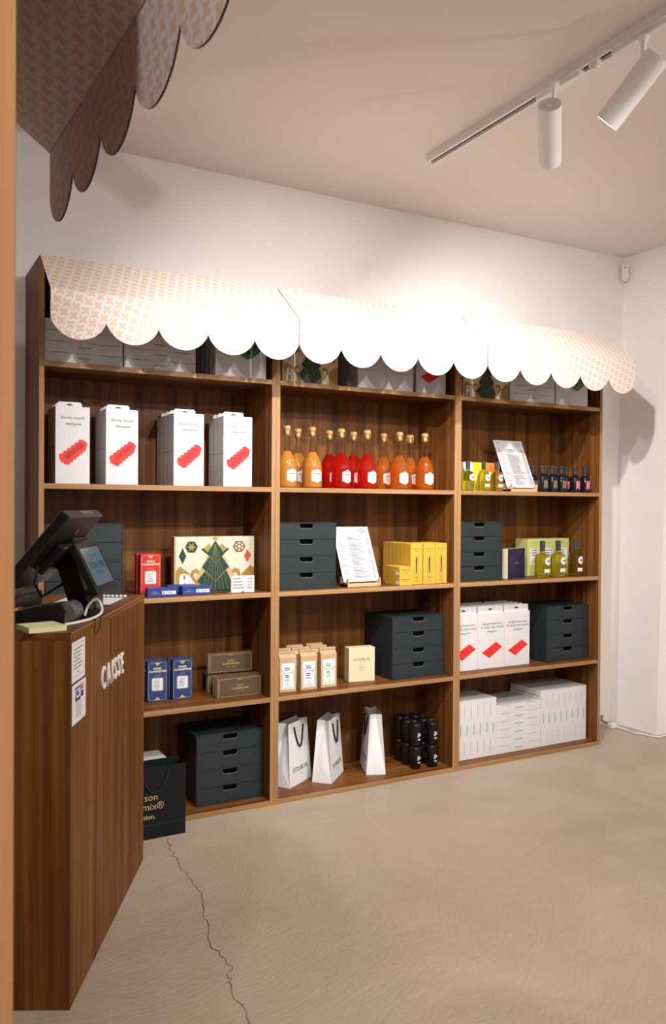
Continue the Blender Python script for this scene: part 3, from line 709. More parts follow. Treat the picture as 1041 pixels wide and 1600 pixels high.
# ------------------------------------------------------------------ yellow cartons
def yellow():
    t = thing('yellow_carton', 'x', 'carton'); W_, D_, H_ = 0.07, 0.035, 0.2; y = -D_/2-0.0005
    MB().box(-W_/2, W_/2, -D_/2, D_/2, 0, H_).build('box', M['yellow'], t, bev=0.001, seg=1)
    text('thermomix', 0.0105, M['ink'], t, (0, y, H_*0.87)); text('SENSOR', 0.006, M['ink'], t, (0, y, H_*0.81))
    mb = MB(); ir, orr, zt, zb_ = 0.010, 0.0113, 0.13, 0.048
    for k in range(12):
        a, b = PI*k/12, PI*(k+1)/12
        for sgn, zc in ((1, zt), (-1, zb_)): mb.poly([(orr*math.cos(a), zc+sgn*orr*math.sin(a)), (orr*math.cos(b), zc+sgn*orr*math.sin(b)), (ir*math.cos(b), zc+sgn*ir*math.sin(b)), (ir*math.cos(a), zc+sgn*ir*math.sin(a))], y)
    for s in (-1, 1): mb.rect(s*ir if s > 0 else -orr, orr if s > 0 else -ir, zb_, zt, y)
    mb.poly([(-0.0028, 0.055), (0.0028, 0.055), (0.0042, 0.125), (0, 0.138), (-0.0042, 0.125)], y); mb.rect(-0.009, 0.009, 0.030, 0.0325, y); lines(mb, -0.018, 0.018, 0.014, 0.02, 1, 0.002, y)
    mb.build('thermometer_print', M['ink'], t)
    return t
YE = yellow(); u = [False]
for i, (x, y, n) in enumerate([(1.7405, 0.03, 7), (1.8135, 0.026, 7), (1.8885, 0.030, 7)]):
    for j in range(n):
        if i and j > 3: continue
        col_ = ['left', 'middle', 'right'][i]
        place(YE, u, f'upright yellow carton at the front of the {col_} row' if j == 0 else f'upright yellow carton {ORD[j]} from the front in the {col_} row', (x + 0.035, y + 0.0175 + j*0.0362, S3 + 0.0005), 0, 'upright yellow cartons')
def yellow_low():
    t = thing('lying_yellow_carton', 'x', 'carton'); W_, D_, H_ = 0.074, 0.135, 0.045; y = -D_/2-0.0005
    MB().box(-W_/2, W_/2, -D_/2, D_/2, 0, H_).build('box', M['yellow'], t, bev=0.001, seg=1)
    text('thermomix', 0.0105, M['ink'], t, (0, y, H_*0.66)); text('SENSOR', 0.006, M['ink'], t, (0, y, H_*0.42))
    MB().add([(-W_/2-0.0005, -0.063, 0.006), (-W_/2-0.0005, -0.035, 0.006), (-W_/2-0.0005, -0.035, 0.022), (-W_/2-0.0005, -0.063, 0.022)], [(0, 1, 2, 3)]).build('price_sticker', M['paper'], t)
    return t
YL = yellow_low(); u = [False]
for k in range(2): place(YL, u, ['lower', 'upper'][k] + ' yellow carton lying flat in front of the upright yellow ones', (1.6965, 0.072, S3 + 0.0005 + k*0.0455), 0, 'lying yellow cartons')

# ------------------------------------------------------------------ chocolate cartons
def frame_print(mb, x0, x1, z0, z1, y, th=0.0011, c=0.008):
    for a, b, e, f_ in ((x0+c, x1-c, z0, z0+th), (x0+c, x1-c, z1-th, z1), (x0, x0+th, z0+c, z1-c), (x1-th, x1, z0+c, z1-c)): mb.rect(a, b, e, f_, y)
    for sx, xx in ((1, x0), (-1, x1)):
        for sz, zz in ((1, z0), (-1, z1)):
            mb.poly([(xx, zz+sz*c), (xx+sx*th, zz+sz*c), (xx+sx*(c+th*0.3), zz+sz*th), (xx+sx*c, zz)], y)
def choc(mname, W_=0.088, H_=0.175, D_=0.03):
    t = thing('chocolate_carton', 'x', 'carton'); y = -D_/2-0.0005
    MB().box(-W_/2, W_/2, -D_/2, D_/2, 0, H_).build('box', M[mname], t, bev=0.0012, seg=1)
    mb = MB(); frame_print(mb, -W_/2+0.005, W_/2-0.005, 0.006, H_-0.006, y); frame_print(mb, -0.027, 0.027, 0.045, 0.105, y)
    for sgn, zz in ((-1, H_-0.007), (1, 0.007)): mb.poly([(-0.014, zz), (0.014, zz), (0, zz+sgn*0.014)], y)
    mb.rect(-0.012, 0.012, H_*0.645, H_*0.652, y)
    mb.build('gold_frame', M['goldprint'], t)
    text('BARRE', 0.0115, M['cream'], t, (0, y, H_*0.815), bold=0.0004); text('CLANDESTINE', 0.0115, M['cream'], t, (0, y, H_*0.745), bold=0.0005)
    lb = MB().poly([(-0.020, 0.049), (0.020, 0.049), (0.023, 0.052), (0.023, 0.098), (0.020, 0.101), (-0.020, 0.101), (-0.023, 0.098), (-0.023, 0.052)], y-0.0003).build('label', M['paper'], t)
    mb = MB(); lines(mb, -0.015, 0.015, 0.055, 0.096, 6, 0.002, y-0.0007); mb.build('label_print', M['greyink'], lb)
    return t
CR = choc('red_box'); u = [False]
place(CR, u, 'red chocolate carton facing the shop beside the blue cartons', (0.473, 0.125, S3 + 0.0005), -3, 'red chocolate cartons')
place(CR, u, 'red chocolate carton standing behind the front red one', (0.468, 0.165, S3 + 0.0005), -3, 'red chocolate cartons')
CB = choc('blue_box'); u = [False]
for x, y, lab in [(0.519, 0.17, 'left blue chocolate carton in the front on the fourth shelf'), (0.629, 0.165, 'right blue chocolate carton in the front on the fourth shelf'), (0.511, 0.206, 'blue chocolate carton behind the left front one'), (0.621, 0.201, 'blue chocolate carton behind the right front one')]:
    place(CB, u, lab, (x, y, S4 + 0.0005), -5, 'blue chocolate cartons')
def brown(W_=0.207, H_=0.09, D_=0.034):
    t = thing('brown_carton', 'x', 'carton'); y = -D_/2-0.0005
    MB().box(-W_/2+0.001, W_/2, -D_/2, D_/2, 0, H_).build('sleeve', M['brown_box'], t, bev=0.001, seg=1)
    MB().box(-W_/2, -W_/2+0.001, -D_/2+0.001, D_/2-0.001, 0.001, H_-0.001).build('tray_end', M['cream'], t)
    mb = MB(); frame_print(mb, -W_/2+0.006, W_/2-0.006, 0.006, H_-0.006, y, 0.0012, 0.005); mb.rect(-0.02, -0.006, 0.026, 0.0272, y); mb.rect(0.006, 0.02, 0.026, 0.0272, y); mb.rect(-0.012, 0.012, 0.078, 0.0795, y); mb.build('gold_frame', M['goldprint'], t)
    text('BARRE', 0.0105, M['goldprint'], t, (0, y, H_*0.58)); text('CLANDESTINE', 0.0125, M['goldprint'], t, (0, y, H_*0.44), bold=0.0002)
    return t
BR = brown(); u = [False]
for c, z, rz, lab in [((0.764, 0.075), 0, 1, 'brown chocolate carton at the front of the lower row'), ((0.769, 0.122), 0, 0, 'brown chocolate carton in the middle of the lower row'), ((0.765, 0.195), 0, -2, 'brown chocolate carton at the back of the lower row'), ((0.762, 0.186), 0.0905, -3, 'brown chocolate carton lying on top of the others')]:
    place(BR, u, lab, (*fl(c, rz, 0.207, 0.034), S4 + 0.0005 + z), rz, 'brown chocolate cartons')
def blue_low(W_=0.124, H_=0.037, D_=0.048):
    t = thing('small_blue_carton', 'x', 'carton'); y = -D_/2-0.0005
    MB().box(-W_/2, W_/2, -D_/2, D_/2, 0, H_).build('box', M['blue_small'], t, bev=0.001, seg=1)
    MB().rect(-0.002, 0.056, 0.010, 0.024, y).build('label', M['paper'], t)
    mb = MB(); lines(mb, 0.001, 0.013, 0.012, 0.022, 2, 0.0025, y-0.0004); lines(mb, 0.018, 0.052, 0.012, 0.022, 2, 0.0018, y-0.0004); mb.build('label_print', M['greyink'], t)
    text('BARRE', 0.006, M['goldprint'], t, (-0.032, y, 0.021)); text('CLANDESTINE', 0.006, M['goldprint'], t, (-0.032, y, 0.014))
    return t
BL = blue_low(); u = [False]
for c, rz, lab in [((0.437, 0.036), -6, 'left small blue carton at the front of the shelf'), ((0.591, 0.05), -5, 'right small blue carton at the front of the shelf'), ((0.548, 0.112), -3, 'small blue carton behind the two front ones')]:
    place(BL, u, lab, (*fl(c, rz, 0.124, 0.048), S3 + 0.0005), rz, 'small blue cartons')

# ------------------------------------------------------------------ holiday box with pine tree artwork
def holiday(k=1.0):
    W_, H_, D_ = 0.372*k, 0.243*k, 0.05
    t = thing('holiday_box', 'x', 'gift box')
    MB().box(-W_/2, W_/2, -D_/2, D_/2, 0, H_).build('box', M['xtan'], t, bev=0.001, seg=1)
    def P(pts): return [((x - 635) / 540 * W_, (540 - z) / 372 * H_) for x, z in pts]
    def art(name, mt, polys, lay):
        mb = MB()
        if len(polys) < 4:
            for p in polys: MB().poly(P(p), -D_/2 - 0.0004 - lay*0.0003).build(name, M[mt], t)
            return
        for p in polys: mb.poly(P(p), -D_/2 - 0.0004 - lay*0.0003)
        mb.build(name, M[mt], t)['kind'] = 'stuff'
    def ell(cx, cy, rx, ry, n=16): return [(cx+rx*math.cos(2*PI*i/n), cy+ry*math.sin(2*PI*i/n)) for i in range(n)]
    def hexa(cx, cy, r, a0=0.0): return [(cx+r*math.cos(a0+PI*i/3), cy+r*math.sin(a0+PI*i/3)) for i in range(6)]
    art('background_print', 'xcream', [[(378, 540), (905, 540), (905, 170), (378, 170)]], 0)
    rays = []
    for a in (-78, -66, -54, -42, 42, 54, 66, 78):
        x2 = 635 + 300*math.sin(R(a)); y2 = 175 + 300*math.cos(R(a))
        f = min(1, (258/abs(x2-635)) if x2 != 635 else 1); x2 = 635+(x2-635)*f; y2 = 175+(y2-175)*f
        rays.append([(635, 175), (x2, y2), (x2, y2+1.6), (635, 177)])
    art('ray_print', 'xtan', rays, 1)
    art('hill_print', 'xgold', [[(378, 540), (378, 395), (402, 366), (462, 410), (475, 540)], [(815, 540), (815, 432), (876, 369), (905, 386), (905, 540)]], 1)
    art('tree_flank_print', 'xtan', [[(637, 185), (500, 465), (520, 540), (760, 540), (775, 450)]], 2)  # tan flanks printed on either side of the tree
    art('tree_print', 'xgreen', [[(637, 196), (580, 285), (640, 347), (700, 285)], [(597, 305), (547, 376), (640, 472), (730, 376), (680, 305), (640, 349)], [(568, 402), (515, 470), (548, 505), (575, 540), (742, 540), (748, 478), (712, 400), (640, 474)]], 3)
    nl = []
    for a in range(-40, 41, 8):
        x2 = 637 + math.tan(R(a*0.62))*330; nl.append([(637-0.5, 215), (x2-1.0, 530), (x2+1.0, 530), (637+0.5, 215)])
    nl = [[(637+(p[0]-637), p[1]) for p in q] for q in nl if 530 < q[1][0] < 745]
    art('needle_print', 'xlime', nl, 4)
    art('star_print', 'xgold', [[(637+(26 if i % 2 == 0 else 8)*math.cos(PI*i/5-PI/2), 180+(18 if i % 2 == 0 else 7)*math.sin(PI*i/5-PI/2)) for i in range(10)]], 5)
    art('fan_print', 'xlime', [[(555, 252), (594, 216), (610, 235), (585, 280)], [(718, 252), (680, 216), (664, 235), (690, 280)]], 3)
    art('fan_edge_print', 'xgreen', [[(542, 255), (555, 246), (590, 280), (582, 288)], [(732, 255), (719, 246), (684, 280), (692, 288)]], 4)
    art('bauble_print', 'xgreen', [hexa(478, 238, 43), [(420, 242), (395, 300), (420, 352), (444, 300)], hexa(800, 238, 43)], 2)
    art('bauble_star_print', 'xlime', [[(478+(34 if i % 2 == 0 else 13)*math.cos(PI*i/6), 238+(34 if i % 2 == 0 else 13)*math.sin(PI*i/6)) for i in range(12)]], 3)
    art('bauble_red_print', 'xred', [[(858, 258), (834, 304), (858, 348), (884, 300)]] + [hexa(800+26*math.cos(PI*i/3), 238+26*math.sin(PI*i/3), 11) for i in range(6)], 3)
    art('bauble_white_print', 'xcream', [hexa(800, 238, 12)] + [hexa(800+24*math.cos(PI*i/3+PI/6), 238+24*math.sin(PI*i/3+PI/6), 8) for i in range(6)], 4)
    art('penguin_print', 'paper', [[(400, 490), (400, 435), (408, 420), (430, 415), (456, 422), (464, 440), (470, 540), (400, 540)]], 4)
    art('penguin_beak_print', 'xgold', [ell(432, 440, 8, 16), [(415, 540), (415, 490), (440, 475), (445, 540)]], 5)
    cane = lambda s, x0: [(x0+s*0, 430), (x0+s*12, 395), (x0+s*45, 385), (x0+s*62, 400), (x0+s*55, 425), (x0+s*40, 412), (x0+s*25, 420), (x0+s*26, 440), (x0+s*75, 500), (x0+s*55, 512)]
    art('candy_cane_print', 'xgold', [cane(1, 468), cane(-1, 812)], 4)
    st = []
    for s, x0 in ((1, 468), (-1, 812)):
        for a, b in ((8, 425), (16, 397), (40, 388), (26, 455), (42, 475), (56, 495)): st.append([(x0+s*a, b-7), (x0+s*(a+10), b-2), (x0+s*(a+12), b+7), (x0+s*(a+2), b+2)])
    art('candy_stripe_print', 'xred', st, 5)
    return t, W_, D_
t, W_, D_ = holiday(1.0); t['label'] = 'large holiday box with pine tree artwork behind the small blue cartons'; t.location = (*fl((0.592, 0.165), -2, W_, D_), S3 + 0.0005); t.rotation_euler = (0, 0, R(-2))
hb, W_, D_ = holiday(0.76); u = [False]
place(hb, u, 'holiday box with pine tree artwork on the top shelf of the middle bookcase', (*fl((1.035, 0.012), 0.5, W_, D_), S1 + 0.0005), 0.5, 'smaller holiday boxes')
place(hb, u, 'holiday box with pine tree artwork on the top shelf of the right bookcase', (*fl((2.055, 0.035), -3, W_, D_), S1 + 0.0005), -3, 'smaller holiday boxes')
# acrylic price sign
t = thing('price_sign', 'small clear acrylic price sign in front of the holiday box', 'sign', (0.862, 0.04, S3 + 0.0005), -4)
MB().box(-0.054, 0.054, -0.0012, 0.0012, 0.0, 0.077).build('acrylic_plate', M['acrylic'], t); MB().box(-0.054, 0.054, -0.0012, 0.03, 0, 0.002).build('foot', M['acrylic'], t, (0, 0.003, 0))
cd = MB().box(-0.052, 0.052, 0.0014, 0.0022, 0.002, 0.075).build('card', M['paper'], t, (0, -0.0045, 0))
mb = MB()
for z_ in (0.064, 0.050, 0.037, 0.024):
    mb.rect(-0.048, random.uniform(-0.01, 0.008), z_-0.0012, z_+0.0012, -0.0036); mb.rect(0.018, 0.044, z_-0.0012, z_+0.0012, -0.0036)
mb.rect(-0.008, 0.008, 0.006, 0.009, -0.0036); mb.build('price_print', M['greyink'], cd)

# ------------------------------------------------------------------ kraft bags, cream box
def kraft(ink):
    t = thing('kraft_bag', 'x', 'bag'); W_, D_, H_ = 0.082, 0.048, 0.155
    mb = MB(); f, b = -D_/2, D_/2
    vs = [(-W_/2, f, 0), (W_/2, f, 0), (W_/2, b, 0), (-W_/2, b, 0), (-W_/2, f*0.9, H_), (W_/2, f*0.9, H_), (W_/2, b*0.5, H_), (-W_/2, b*0.5, H_), (-W_/2, -0.003, H_+0.018), (W_/2, -0.003, H_+0.018), (W_/2, 0.003, H_+0.018), (-W_/2, 0.003, H_+0.018)]
    mb.add(vs, [(3, 2, 1, 0), (0, 1, 5, 4), (1, 2, 6, 5), (2, 3, 7, 6), (3, 0, 4, 7), (4, 5, 9, 8), (5, 6, 10, 9), (6, 7, 11, 10), (7, 4, 8, 11), (8, 9, 10, 11)])
    mb.build('pouch', M['kraft'], t)
    MB().box(-W_/2-0.001, W_/2+0.001, -0.007, 0.007, H_+0.0185, H_+0.0285).build('folded_top', M['kraft'], t)
    tilt = math.atan2(abs(f)*0.1, H_)
    lb = MB().rect(-0.032, 0.032, 0.012, 0.130, f-0.0005).build('label', M['paper'], t, (0, 0, 0), (-tilt, 0, 0))
    mb = MB(); y = f-0.0009
    frame_print(mb, -0.028, 0.028, 0.018, 0.088, y, 0.0013, 0.006)
    lines(mb, -0.016, 0.016, 0.095, 0.112, 2, 0.004, y); lines(mb, -0.014, 0.014, 0.062, 0.078, 2, 0.0045, y); lines(mb, -0.018, 0.018, 0.048, 0.058, 2, 0.0018, y); mb.rect(-0.003, 0.003, 0.036, 0.039, y); mb.rect(-0.01, 0.01, 0.026, 0.0275, y)
    for s in (-1, 1): mb.poly([(s*0.030, 0.098), (s*0.024, 0.090), (s*0.0225, 0.092), (s*0.0285, 0.1)], y); mb.poly([(s*0.022, 0.088), (s*0.016, 0.078), (s*0.0145, 0.08), (s*0.0205, 0.09)], y)
    mb.build('label_print', M[ink], lb)
    return t
KB = {k: (kraft(k), [False]) for k in ('green_ink', 'visa')}
for k, x, y, lab in [('green_ink', 1.099, 0.09, 'kraft bag with green label print at the left end of the front row'), ('visa', 1.2065, 0.09, 'kraft bag with blue label print in the middle of the front row'), ('green_ink', 1.3135, 0.095, 'kraft bag with green label print at the right end of the front row'),
    ('green_ink', 1.10, 0.16, 'kraft bag behind the left front one'), ('visa', 1.2, 0.155, 'kraft bag behind the middle front one'), ('green_ink', 1.3, 0.158, 'kraft bag behind the right front one'), ('green_ink', 1.205, 0.222, 'kraft bag at the back behind the middle ones'), ('visa', 1.313, 0.225, 'kraft bag at the back behind the right ones')]:
    place(*KB[k], lab, (x, y, S4 + 0.0005), -3, 'kraft paper bags')
def emblem(parent, x, y, z, s, mt):
    mb = MB()
    for k in range(18):
        a = R(-240 + k*300/17); mb.poly([(x+s*math.cos(a)-s*0.16, z+s*math.sin(a)), (x+s*math.cos(a), z+s*math.sin(a)-s*0.07), (x+s*math.cos(a)+s*0.16, z+s*math.sin(a)), (x+s*math.cos(a), z+s*math.sin(a)+s*0.07)], y)
    n = 20
    for k in range(n):
        a, b = 2*PI*k/n, 2*PI*(k+1)/n; mb.poly([(x+s*0.7*math.cos(a), z+s*0.7*math.sin(a)), (x+s*0.7*math.cos(b), z+s*0.7*math.sin(b)), (x+s*0.64*math.cos(b), z+s*0.64*math.sin(b)), (x+s*0.64*math.cos(a), z+s*0.64*math.sin(a))], y)
    mb.rect(x-s*0.4, x+s*0.4, z-s*0.18, z+s*0.18, y)
    return mb.build('emblem', mt, parent)
t = thing('cream_box', 'cream gift box with dark lettering beside the kraft bags', 'box', (*fl((1.445, 0.115), -9, 0.135, 0.06), S4 + 0.0005), -9)
MB().box(-0.0675, 0.0675, -0.03, 0.03, 0, 0.164).build('box', M['cream'], t, bev=0.0012, seg=1)
text('ESTOUBLON', 0.0175, M['ink'], t, (0, -0.0306, 0.107), sx=0.82); MB().rect(-0.01, 0.01, 0.093, 0.0942, -0.0306).build('small_print', M['greyink'], t)
emblem(t, 0, -0.0306, 0.068, 0.017, M['goldprint'])

# ------------------------------------------------------------------ white paper bags with ribbon handles
def white_bag():
    t = thing('paper_bag', 'x', 'bag'); W_, D_, H_ = 0.2, 0.095, 0.29; f, b = -D_/2, D_/2; td = 0.6
    wt = W_/2*0.86
    MB().box(-W_/2, W_/2, f, b, 0, 0.0015).build('base', M['paper'], t)
    for s, n in ((f, 'front_panel'), (b, 'back_panel')):
        mb = MB(); sg = 1 if s > 0 else -1; e = 0.0006
        vs = [(-W_/2, s, 0.002), (W_/2, s, 0.002), (wt, s*td, H_), (-wt, s*td, H_)]
        vs += [(v[0], v[1] - sg*e, v[2]) for v in vs]
        mb.add(vs, [(0, 1, 2, 3), (7, 6, 5, 4), (0, 4, 5, 1), (1, 5, 6, 2), (2, 6, 7, 3), (3, 7, 4, 0)])
        o = mb.build(n, M['paper'], t)
        if s == f:
            tl = math.atan2(abs(f)*(1-td), H_)
            text('ESTOUBLON', 0.030, M['ink'], o, (0.0, f*(1-(1-td)*0.24)-0.0012, 0.07), (PI/2 - tl, 0, 0), sx=0.78); MB().rect(-0.014, 0.014, 0.0, 0.0022, 0).build('small_print', M['greyink'], o, (0, f*(1-(1-td)*0.16)-0.0012, 0.046), (-tl, 0, 0))
    for s in (-1, 1):
        mb = MB(); hz = 0.075; inn = s*(W_/2-0.004) ; tip = s*wt*0.66
        A_, B_, C_, D2, E_, F_ = (s*W_/2, f, 0.002), (s*W_/2, b, 0.002), (s*(W_/2-0.006), 0, hz), (s*wt, f*td, H_), (s*wt, b*td, H_), (tip, 0, H_-0.004)
        mb.add([A_, B_, C_, D2, E_, F_], [(0, 1, 2), (0, 2, 5, 3), (1, 4, 5, 2)])
        mb.build('gusset', M['paper'], t)
    for s in (f, b):
        pts = []; sg = -1 if s < 0 else 1
        for k in range(13):
            u_ = k/12; x = -0.04 + 0.08*u_; sag = 0.095*math.sin(PI*u_)**0.8
            pts.append((x, s*td*(1 + 0.02) + sg*(0.004+0.010*math.sin(PI*u_)), H_-0.022 - sag))
        o = MB().tube(pts, 0.0042, 6).build('ribbon_handle', M['ribbon'], t)
    emblem(t, 0, 0, 0, 0.034, M['cream']); e = [c for c in t.children if c.name.startswith('emblem')][-1]; e.location = (-0.035, b*0.82 + 0.002, 0.13); e.rotation_euler = (R(-3.5), 0, PI)
    return t
WB = white_bag(); u = [False]
for c, rz, lab in [((1.124, 0.094), 33, 'white paper bag with black ribbon at the left end of the bottom shelf'), ((1.324, 0.062), 44, 'white paper bag with ribbon handles, middle one of the three'), ((1.611, 0.282), -112, 'white paper bag turned sideways next to the black cups')]:
    sc = 0.85 if rz == 33 else 1.0
    o = place(WB, u, lab, (*fl(c, rz, 0.2, 0.095), ZE), rz, 'white paper bags')

# ------------------------------------------------------------------ black cups
def cup():
    t = thing('coffee_cup', 'x', 'cup'); h = 0.112
    MB().lathe([(0.024, 0.0), (0.0255, 0.002), (0.0315, 0.097), (0.0315, 0.098)], 20).build('cup_body', M['blackplastic'], t, smooth=True)
    MB().lathe([(0.0335, 0.0985), (0.034, 0.102), (0.0325, 0.104), (0.031, 0.113), (0.028, 0.1135), (0.026, 0.110)], 20).build('lid', M['blackplastic'], t, smooth=True)
    mb = MB(); r = 0.0302
    for z, wd, h_, dx in [(0.064, 0.006, 0.004, -0.004), (0.058, 0.010, 0.004, 0), (0.052, 0.010, 0.005, 0), (0.046, 0.004, 0.004, -0.006), (0.034, 0.009, 0.004, 0), (0.029, 0.005, 0.003, 0)]:
        mb.cyl_poly(r + (z-0.058)*0.062 + 0.0004, [(dx-wd, z-h_/2), (dx, z-h_/2), (dx+wd, z-h_/2), (dx+wd, z+h_/2*0.5), (dx, z+h_/2*0.5), (dx-wd, z+h_/2*0.5)], -PI/2+0.1)
    mb.build('cup_print', M['paper'], t)
    return t
CU = cup(); u = [False]
for x, y, lab in [(1.812, 0.082, 'at the left end of the front row'), (1.902, 0.068, 'at the right end of the front row'), (1.815, 0.158, 'second from the front in the left row'), (1.818, 0.236, 'third from the front in the left row'), (1.905, 0.145, 'second from the front in the right row'), (1.905, 0.222, 'third from the front in the right row')]:
    for k in range(2):
        place(CU, u, ('lower' if k == 0 else 'upper') + ' black coffee cup ' + lab, (x, y, ZE + k*0.1145), 0, 'black coffee cups with lids')

# ------------------------------------------------------------------ black shopping bag, grey box, shim
t = thing('shopping_bag', 'black paper shopping bag with gold lettering on the floor', 'bag', (0.425, -0.075, 0.001), 0)
W_, D_, H_ = 0.255, 0.085, 0.285; f, b = -D_/2, D_/2
MB().box(-W_/2, W_/2, f, b, 0, 0.002).build('base', M['blackpaper'], t)
for s, n, hh in ((f, 'front_panel', H_), (b, 'back_panel', H_+0.004)):
    o = MB().box(-W_/2, W_/2, s-0.0006, s+0.0006, 0.0025, hh).build(n, M['blackpaper'], t)
    if s == f:
        y = f-0.0012
        text('Maison', 0.040, M['goldprint'], o, (0.014, y, 0.165), align='RIGHT'); text('Thermomix\u00ae', 0.040, M['goldprint'], o, (0.038, y, 0.128), align='RIGHT'); text("L'\u00e9dition.", 0.027, M['goldprint'], o, (0.004, y, 0.088), align='RIGHT', bold=0.0004)
        MB().rect(-W_/2, W_/2, 0.055, 0.0556, f-0.0009).build('fold_line', M['greyplastic'], o)
for s in (-1, 1):
    mb = MB(); mb.add([(s*W_/2, f, 0.003), (s*W_/2, b, 0.003), (s*(W_/2-0.01), 0, 0.07), (s*W_/2, f, H_), (s*W_/2, b, H_), (s*(W_/2-0.022), 0, H_-0.003)], [(0, 1, 2), (0, 2, 5, 3), (1, 4, 5, 2)]); mb.build('gusset', M['blackpaper'], t)
MB().tube([(-0.055 + 0.11*k/12 + 0.0, f-0.004, H_-0.02-0.085*math.sin(PI*k/12)**0.8) for k in range(13)], 0.003, 6).build('cord_handle', M['ribbon'], t)
t = thing('grey_box', 'light grey box on the bottom shelf behind the shopping bag', 'box', (0.415, 0.16, ZE), 0)
MB().box(-0.125, 0.125, -0.055, 0.055, 0, 0.205).build('box', mat('light_grey_carton', (0.5, 0.49, 0.48), 0.6), t, bev=0.001, seg=1)
MB().box(-0.127, 0.127, -0.057, 0.057, 0.206, 0.228).build('lid', mat('light_grey_lid', (0.55, 0.53, 0.52), 0.6), t, bev=0.001, seg=1)
tag(MB().prism([(0.915, 0.0), (1.035, 0.0), (1.035, 0.0014), (0.915, 0.0012)], -0.022, -0.0005, 'y').build('wood_shim', M['brass']), 'thin pine shim on the floor where left and middle bookcases meet', 'shim')

# ------------------------------------------------------------------ cash counter
CH = 0.99; A = Vector((-0.101, -1.11, 0)); CANG = math.degrees(math.atan2(0.8852, 0.4653))
ct = thing('cash_counter', 'walnut cash counter with white lettering at the left', 'counter', A, CANG)
LEN, CDP = 0.925, 0.62                                # local x along the counter, local +y towards the cashier
MB().box(0, 0.70, 0, 0.018, 0.002, CH-0.0195).build('front_panel', M['wood_z'], ct); MB().box(0.701, LEN, 0, 0.018, 0.002, CH-0.0195).build('front_panel', M['wood_z'], ct)
MB().box(0, 0.018, 0.0185, CDP, 0.002, CH-0.0195).build('end_panel', M['wood_z'], ct); MB().box(LEN-0.018, LEN, 0.0185, CDP, 0.002, CH-0.0195).build('end_panel', M['wood_z'], ct)
o = MB().box(0, LEN, 0, CDP, CH-0.019, CH).build('top_board', M['wood_x'], ct)
MB().box(0.0, LEN, -0.0008, -0.0001, CH-0.0025, CH).build('front_edge', M['edge_x'], o)  # thin lighter strip along the upper front edge
LT = [text(ch_, 0.098, M['letter'], ct, (0, -0.0035, 0.802), align='LEFT', name='letter', ext=0.0025, bold=0.0010, sx=0.66) for ch_ in 'CAISSE']
WX = [(min(v.co.x for v in o.data.vertices), max(v.co.x for v in o.data.vertices)) for o in LT]
gap = (0.275 - sum(q - p for p, q in WX)) / 5; x = 0.300
print('letter gap', gap)
for o, (p, q) in zip(LT, WX): o.location.x = x - p; x += q - p + gap
def on_counter(l, n, z=0.0):
    a = R(CANG); return Vector((A.x + math.cos(a)*l - math.sin(a)*n, A.y + math.sin(a)*l + math.cos(a)*n, CH + z))
def face_sheet(label, l0, l1, z0, z1, kind):
    p = on_counter(l0, -0.0012); t = thing('notice_sheet', label, 'notice', (p.x, p.y, z0), CANG, 'notices on the counter')
    W_, H_ = l1-l0, z1-z0
    MB().box(0, W_, 0, 0.0006, 0, H_).build('sheet', M['paper'], t); mb = MB()
    if kind == 0:
        lines(mb, W_*0.12, W_*0.9, H_*0.28, H_*0.85, 6, 0.0028, -0.0004); mb.build('notice_print', M['cbgreen'], t)
        
        for q_ in ((0.08, 0.92, 0.11, 0.118), (0.08, 0.92, 0.91, 0.918), (0.38, 0.6, 0.19, 0.21)): MB().rect(W_*q_[0], W_*q_[1], H_*q_[2], H_*q_[3], -0.0004).build('border_print', M['greyink'], t)
    else:
        lines(mb, W_*0.25, W_*0.78, H_*0.12, H_*0.5, 8, 0.0014, -0.0004); mb.build('notice_print', M['greyink'], t)
        MB().rect(W_*0.22, W_*0.60, H_*0.56, H_*0.90, -0.0004).build('card_logo', M['visa'], t); MB().rect(W_*0.22, W_*0.60, H_*0.54, H_*0.62, -0.0006).build('card_logo_base', M['cbgreen'], t)
        text('CB', 0.034, M['paper'], t, (W_*0.41, -0.0009, H_*0.73), bold=0.001)
        MB().rect(W_*0.63, W_*0.82, H_*0.76, H_*0.90, -0.0004).build('card_logo', M['xred'], t); MB().rect(W_*0.63, W_*0.82, H_*0.58, H_*0.73, -0.0004).build('card_logo', M['visa'], t)
        MB().poly([(W_*0.725+W_*0.05*math.cos(a*PI/6), H_*0.83+W_*0.05*math.sin(a*PI/6)) for a in range(12)], -0.0006).build('card_logo_disc', M['orange'], t)
    return t
face_sheet('upper white notice with green text on the counter front', 0.004, 0.128, 0.855, 0.962, 0)
face_sheet('lower white notice with payment card logos on the counter front', 0.008, 0.136, 0.742, 0.848, 1)
# point of sale terminal: local frame same as the counter
p = on_counter(0.30, 0.075); pos = thing('till_terminal', 'black till terminal with tilted screen on the counter', 'till', p, CANG)
def lc(l, n, z): return (l-0.30, n-0.075, z-CH)
mb = MB(); q = [(0.045+0.085*math.cos(a*PI/12)*1.0, 0.0+0.085*math.sin(a*PI/12)) for a in range(24)]
mb.prism([(0.05+0.10*math.cos(a*PI/12), 0.01+0.065*math.sin(a*PI/12)) for a in range(24)], 0.001, 0.02, 'z'); mb.build('base', M['blackplastic'], pos, smooth=False)
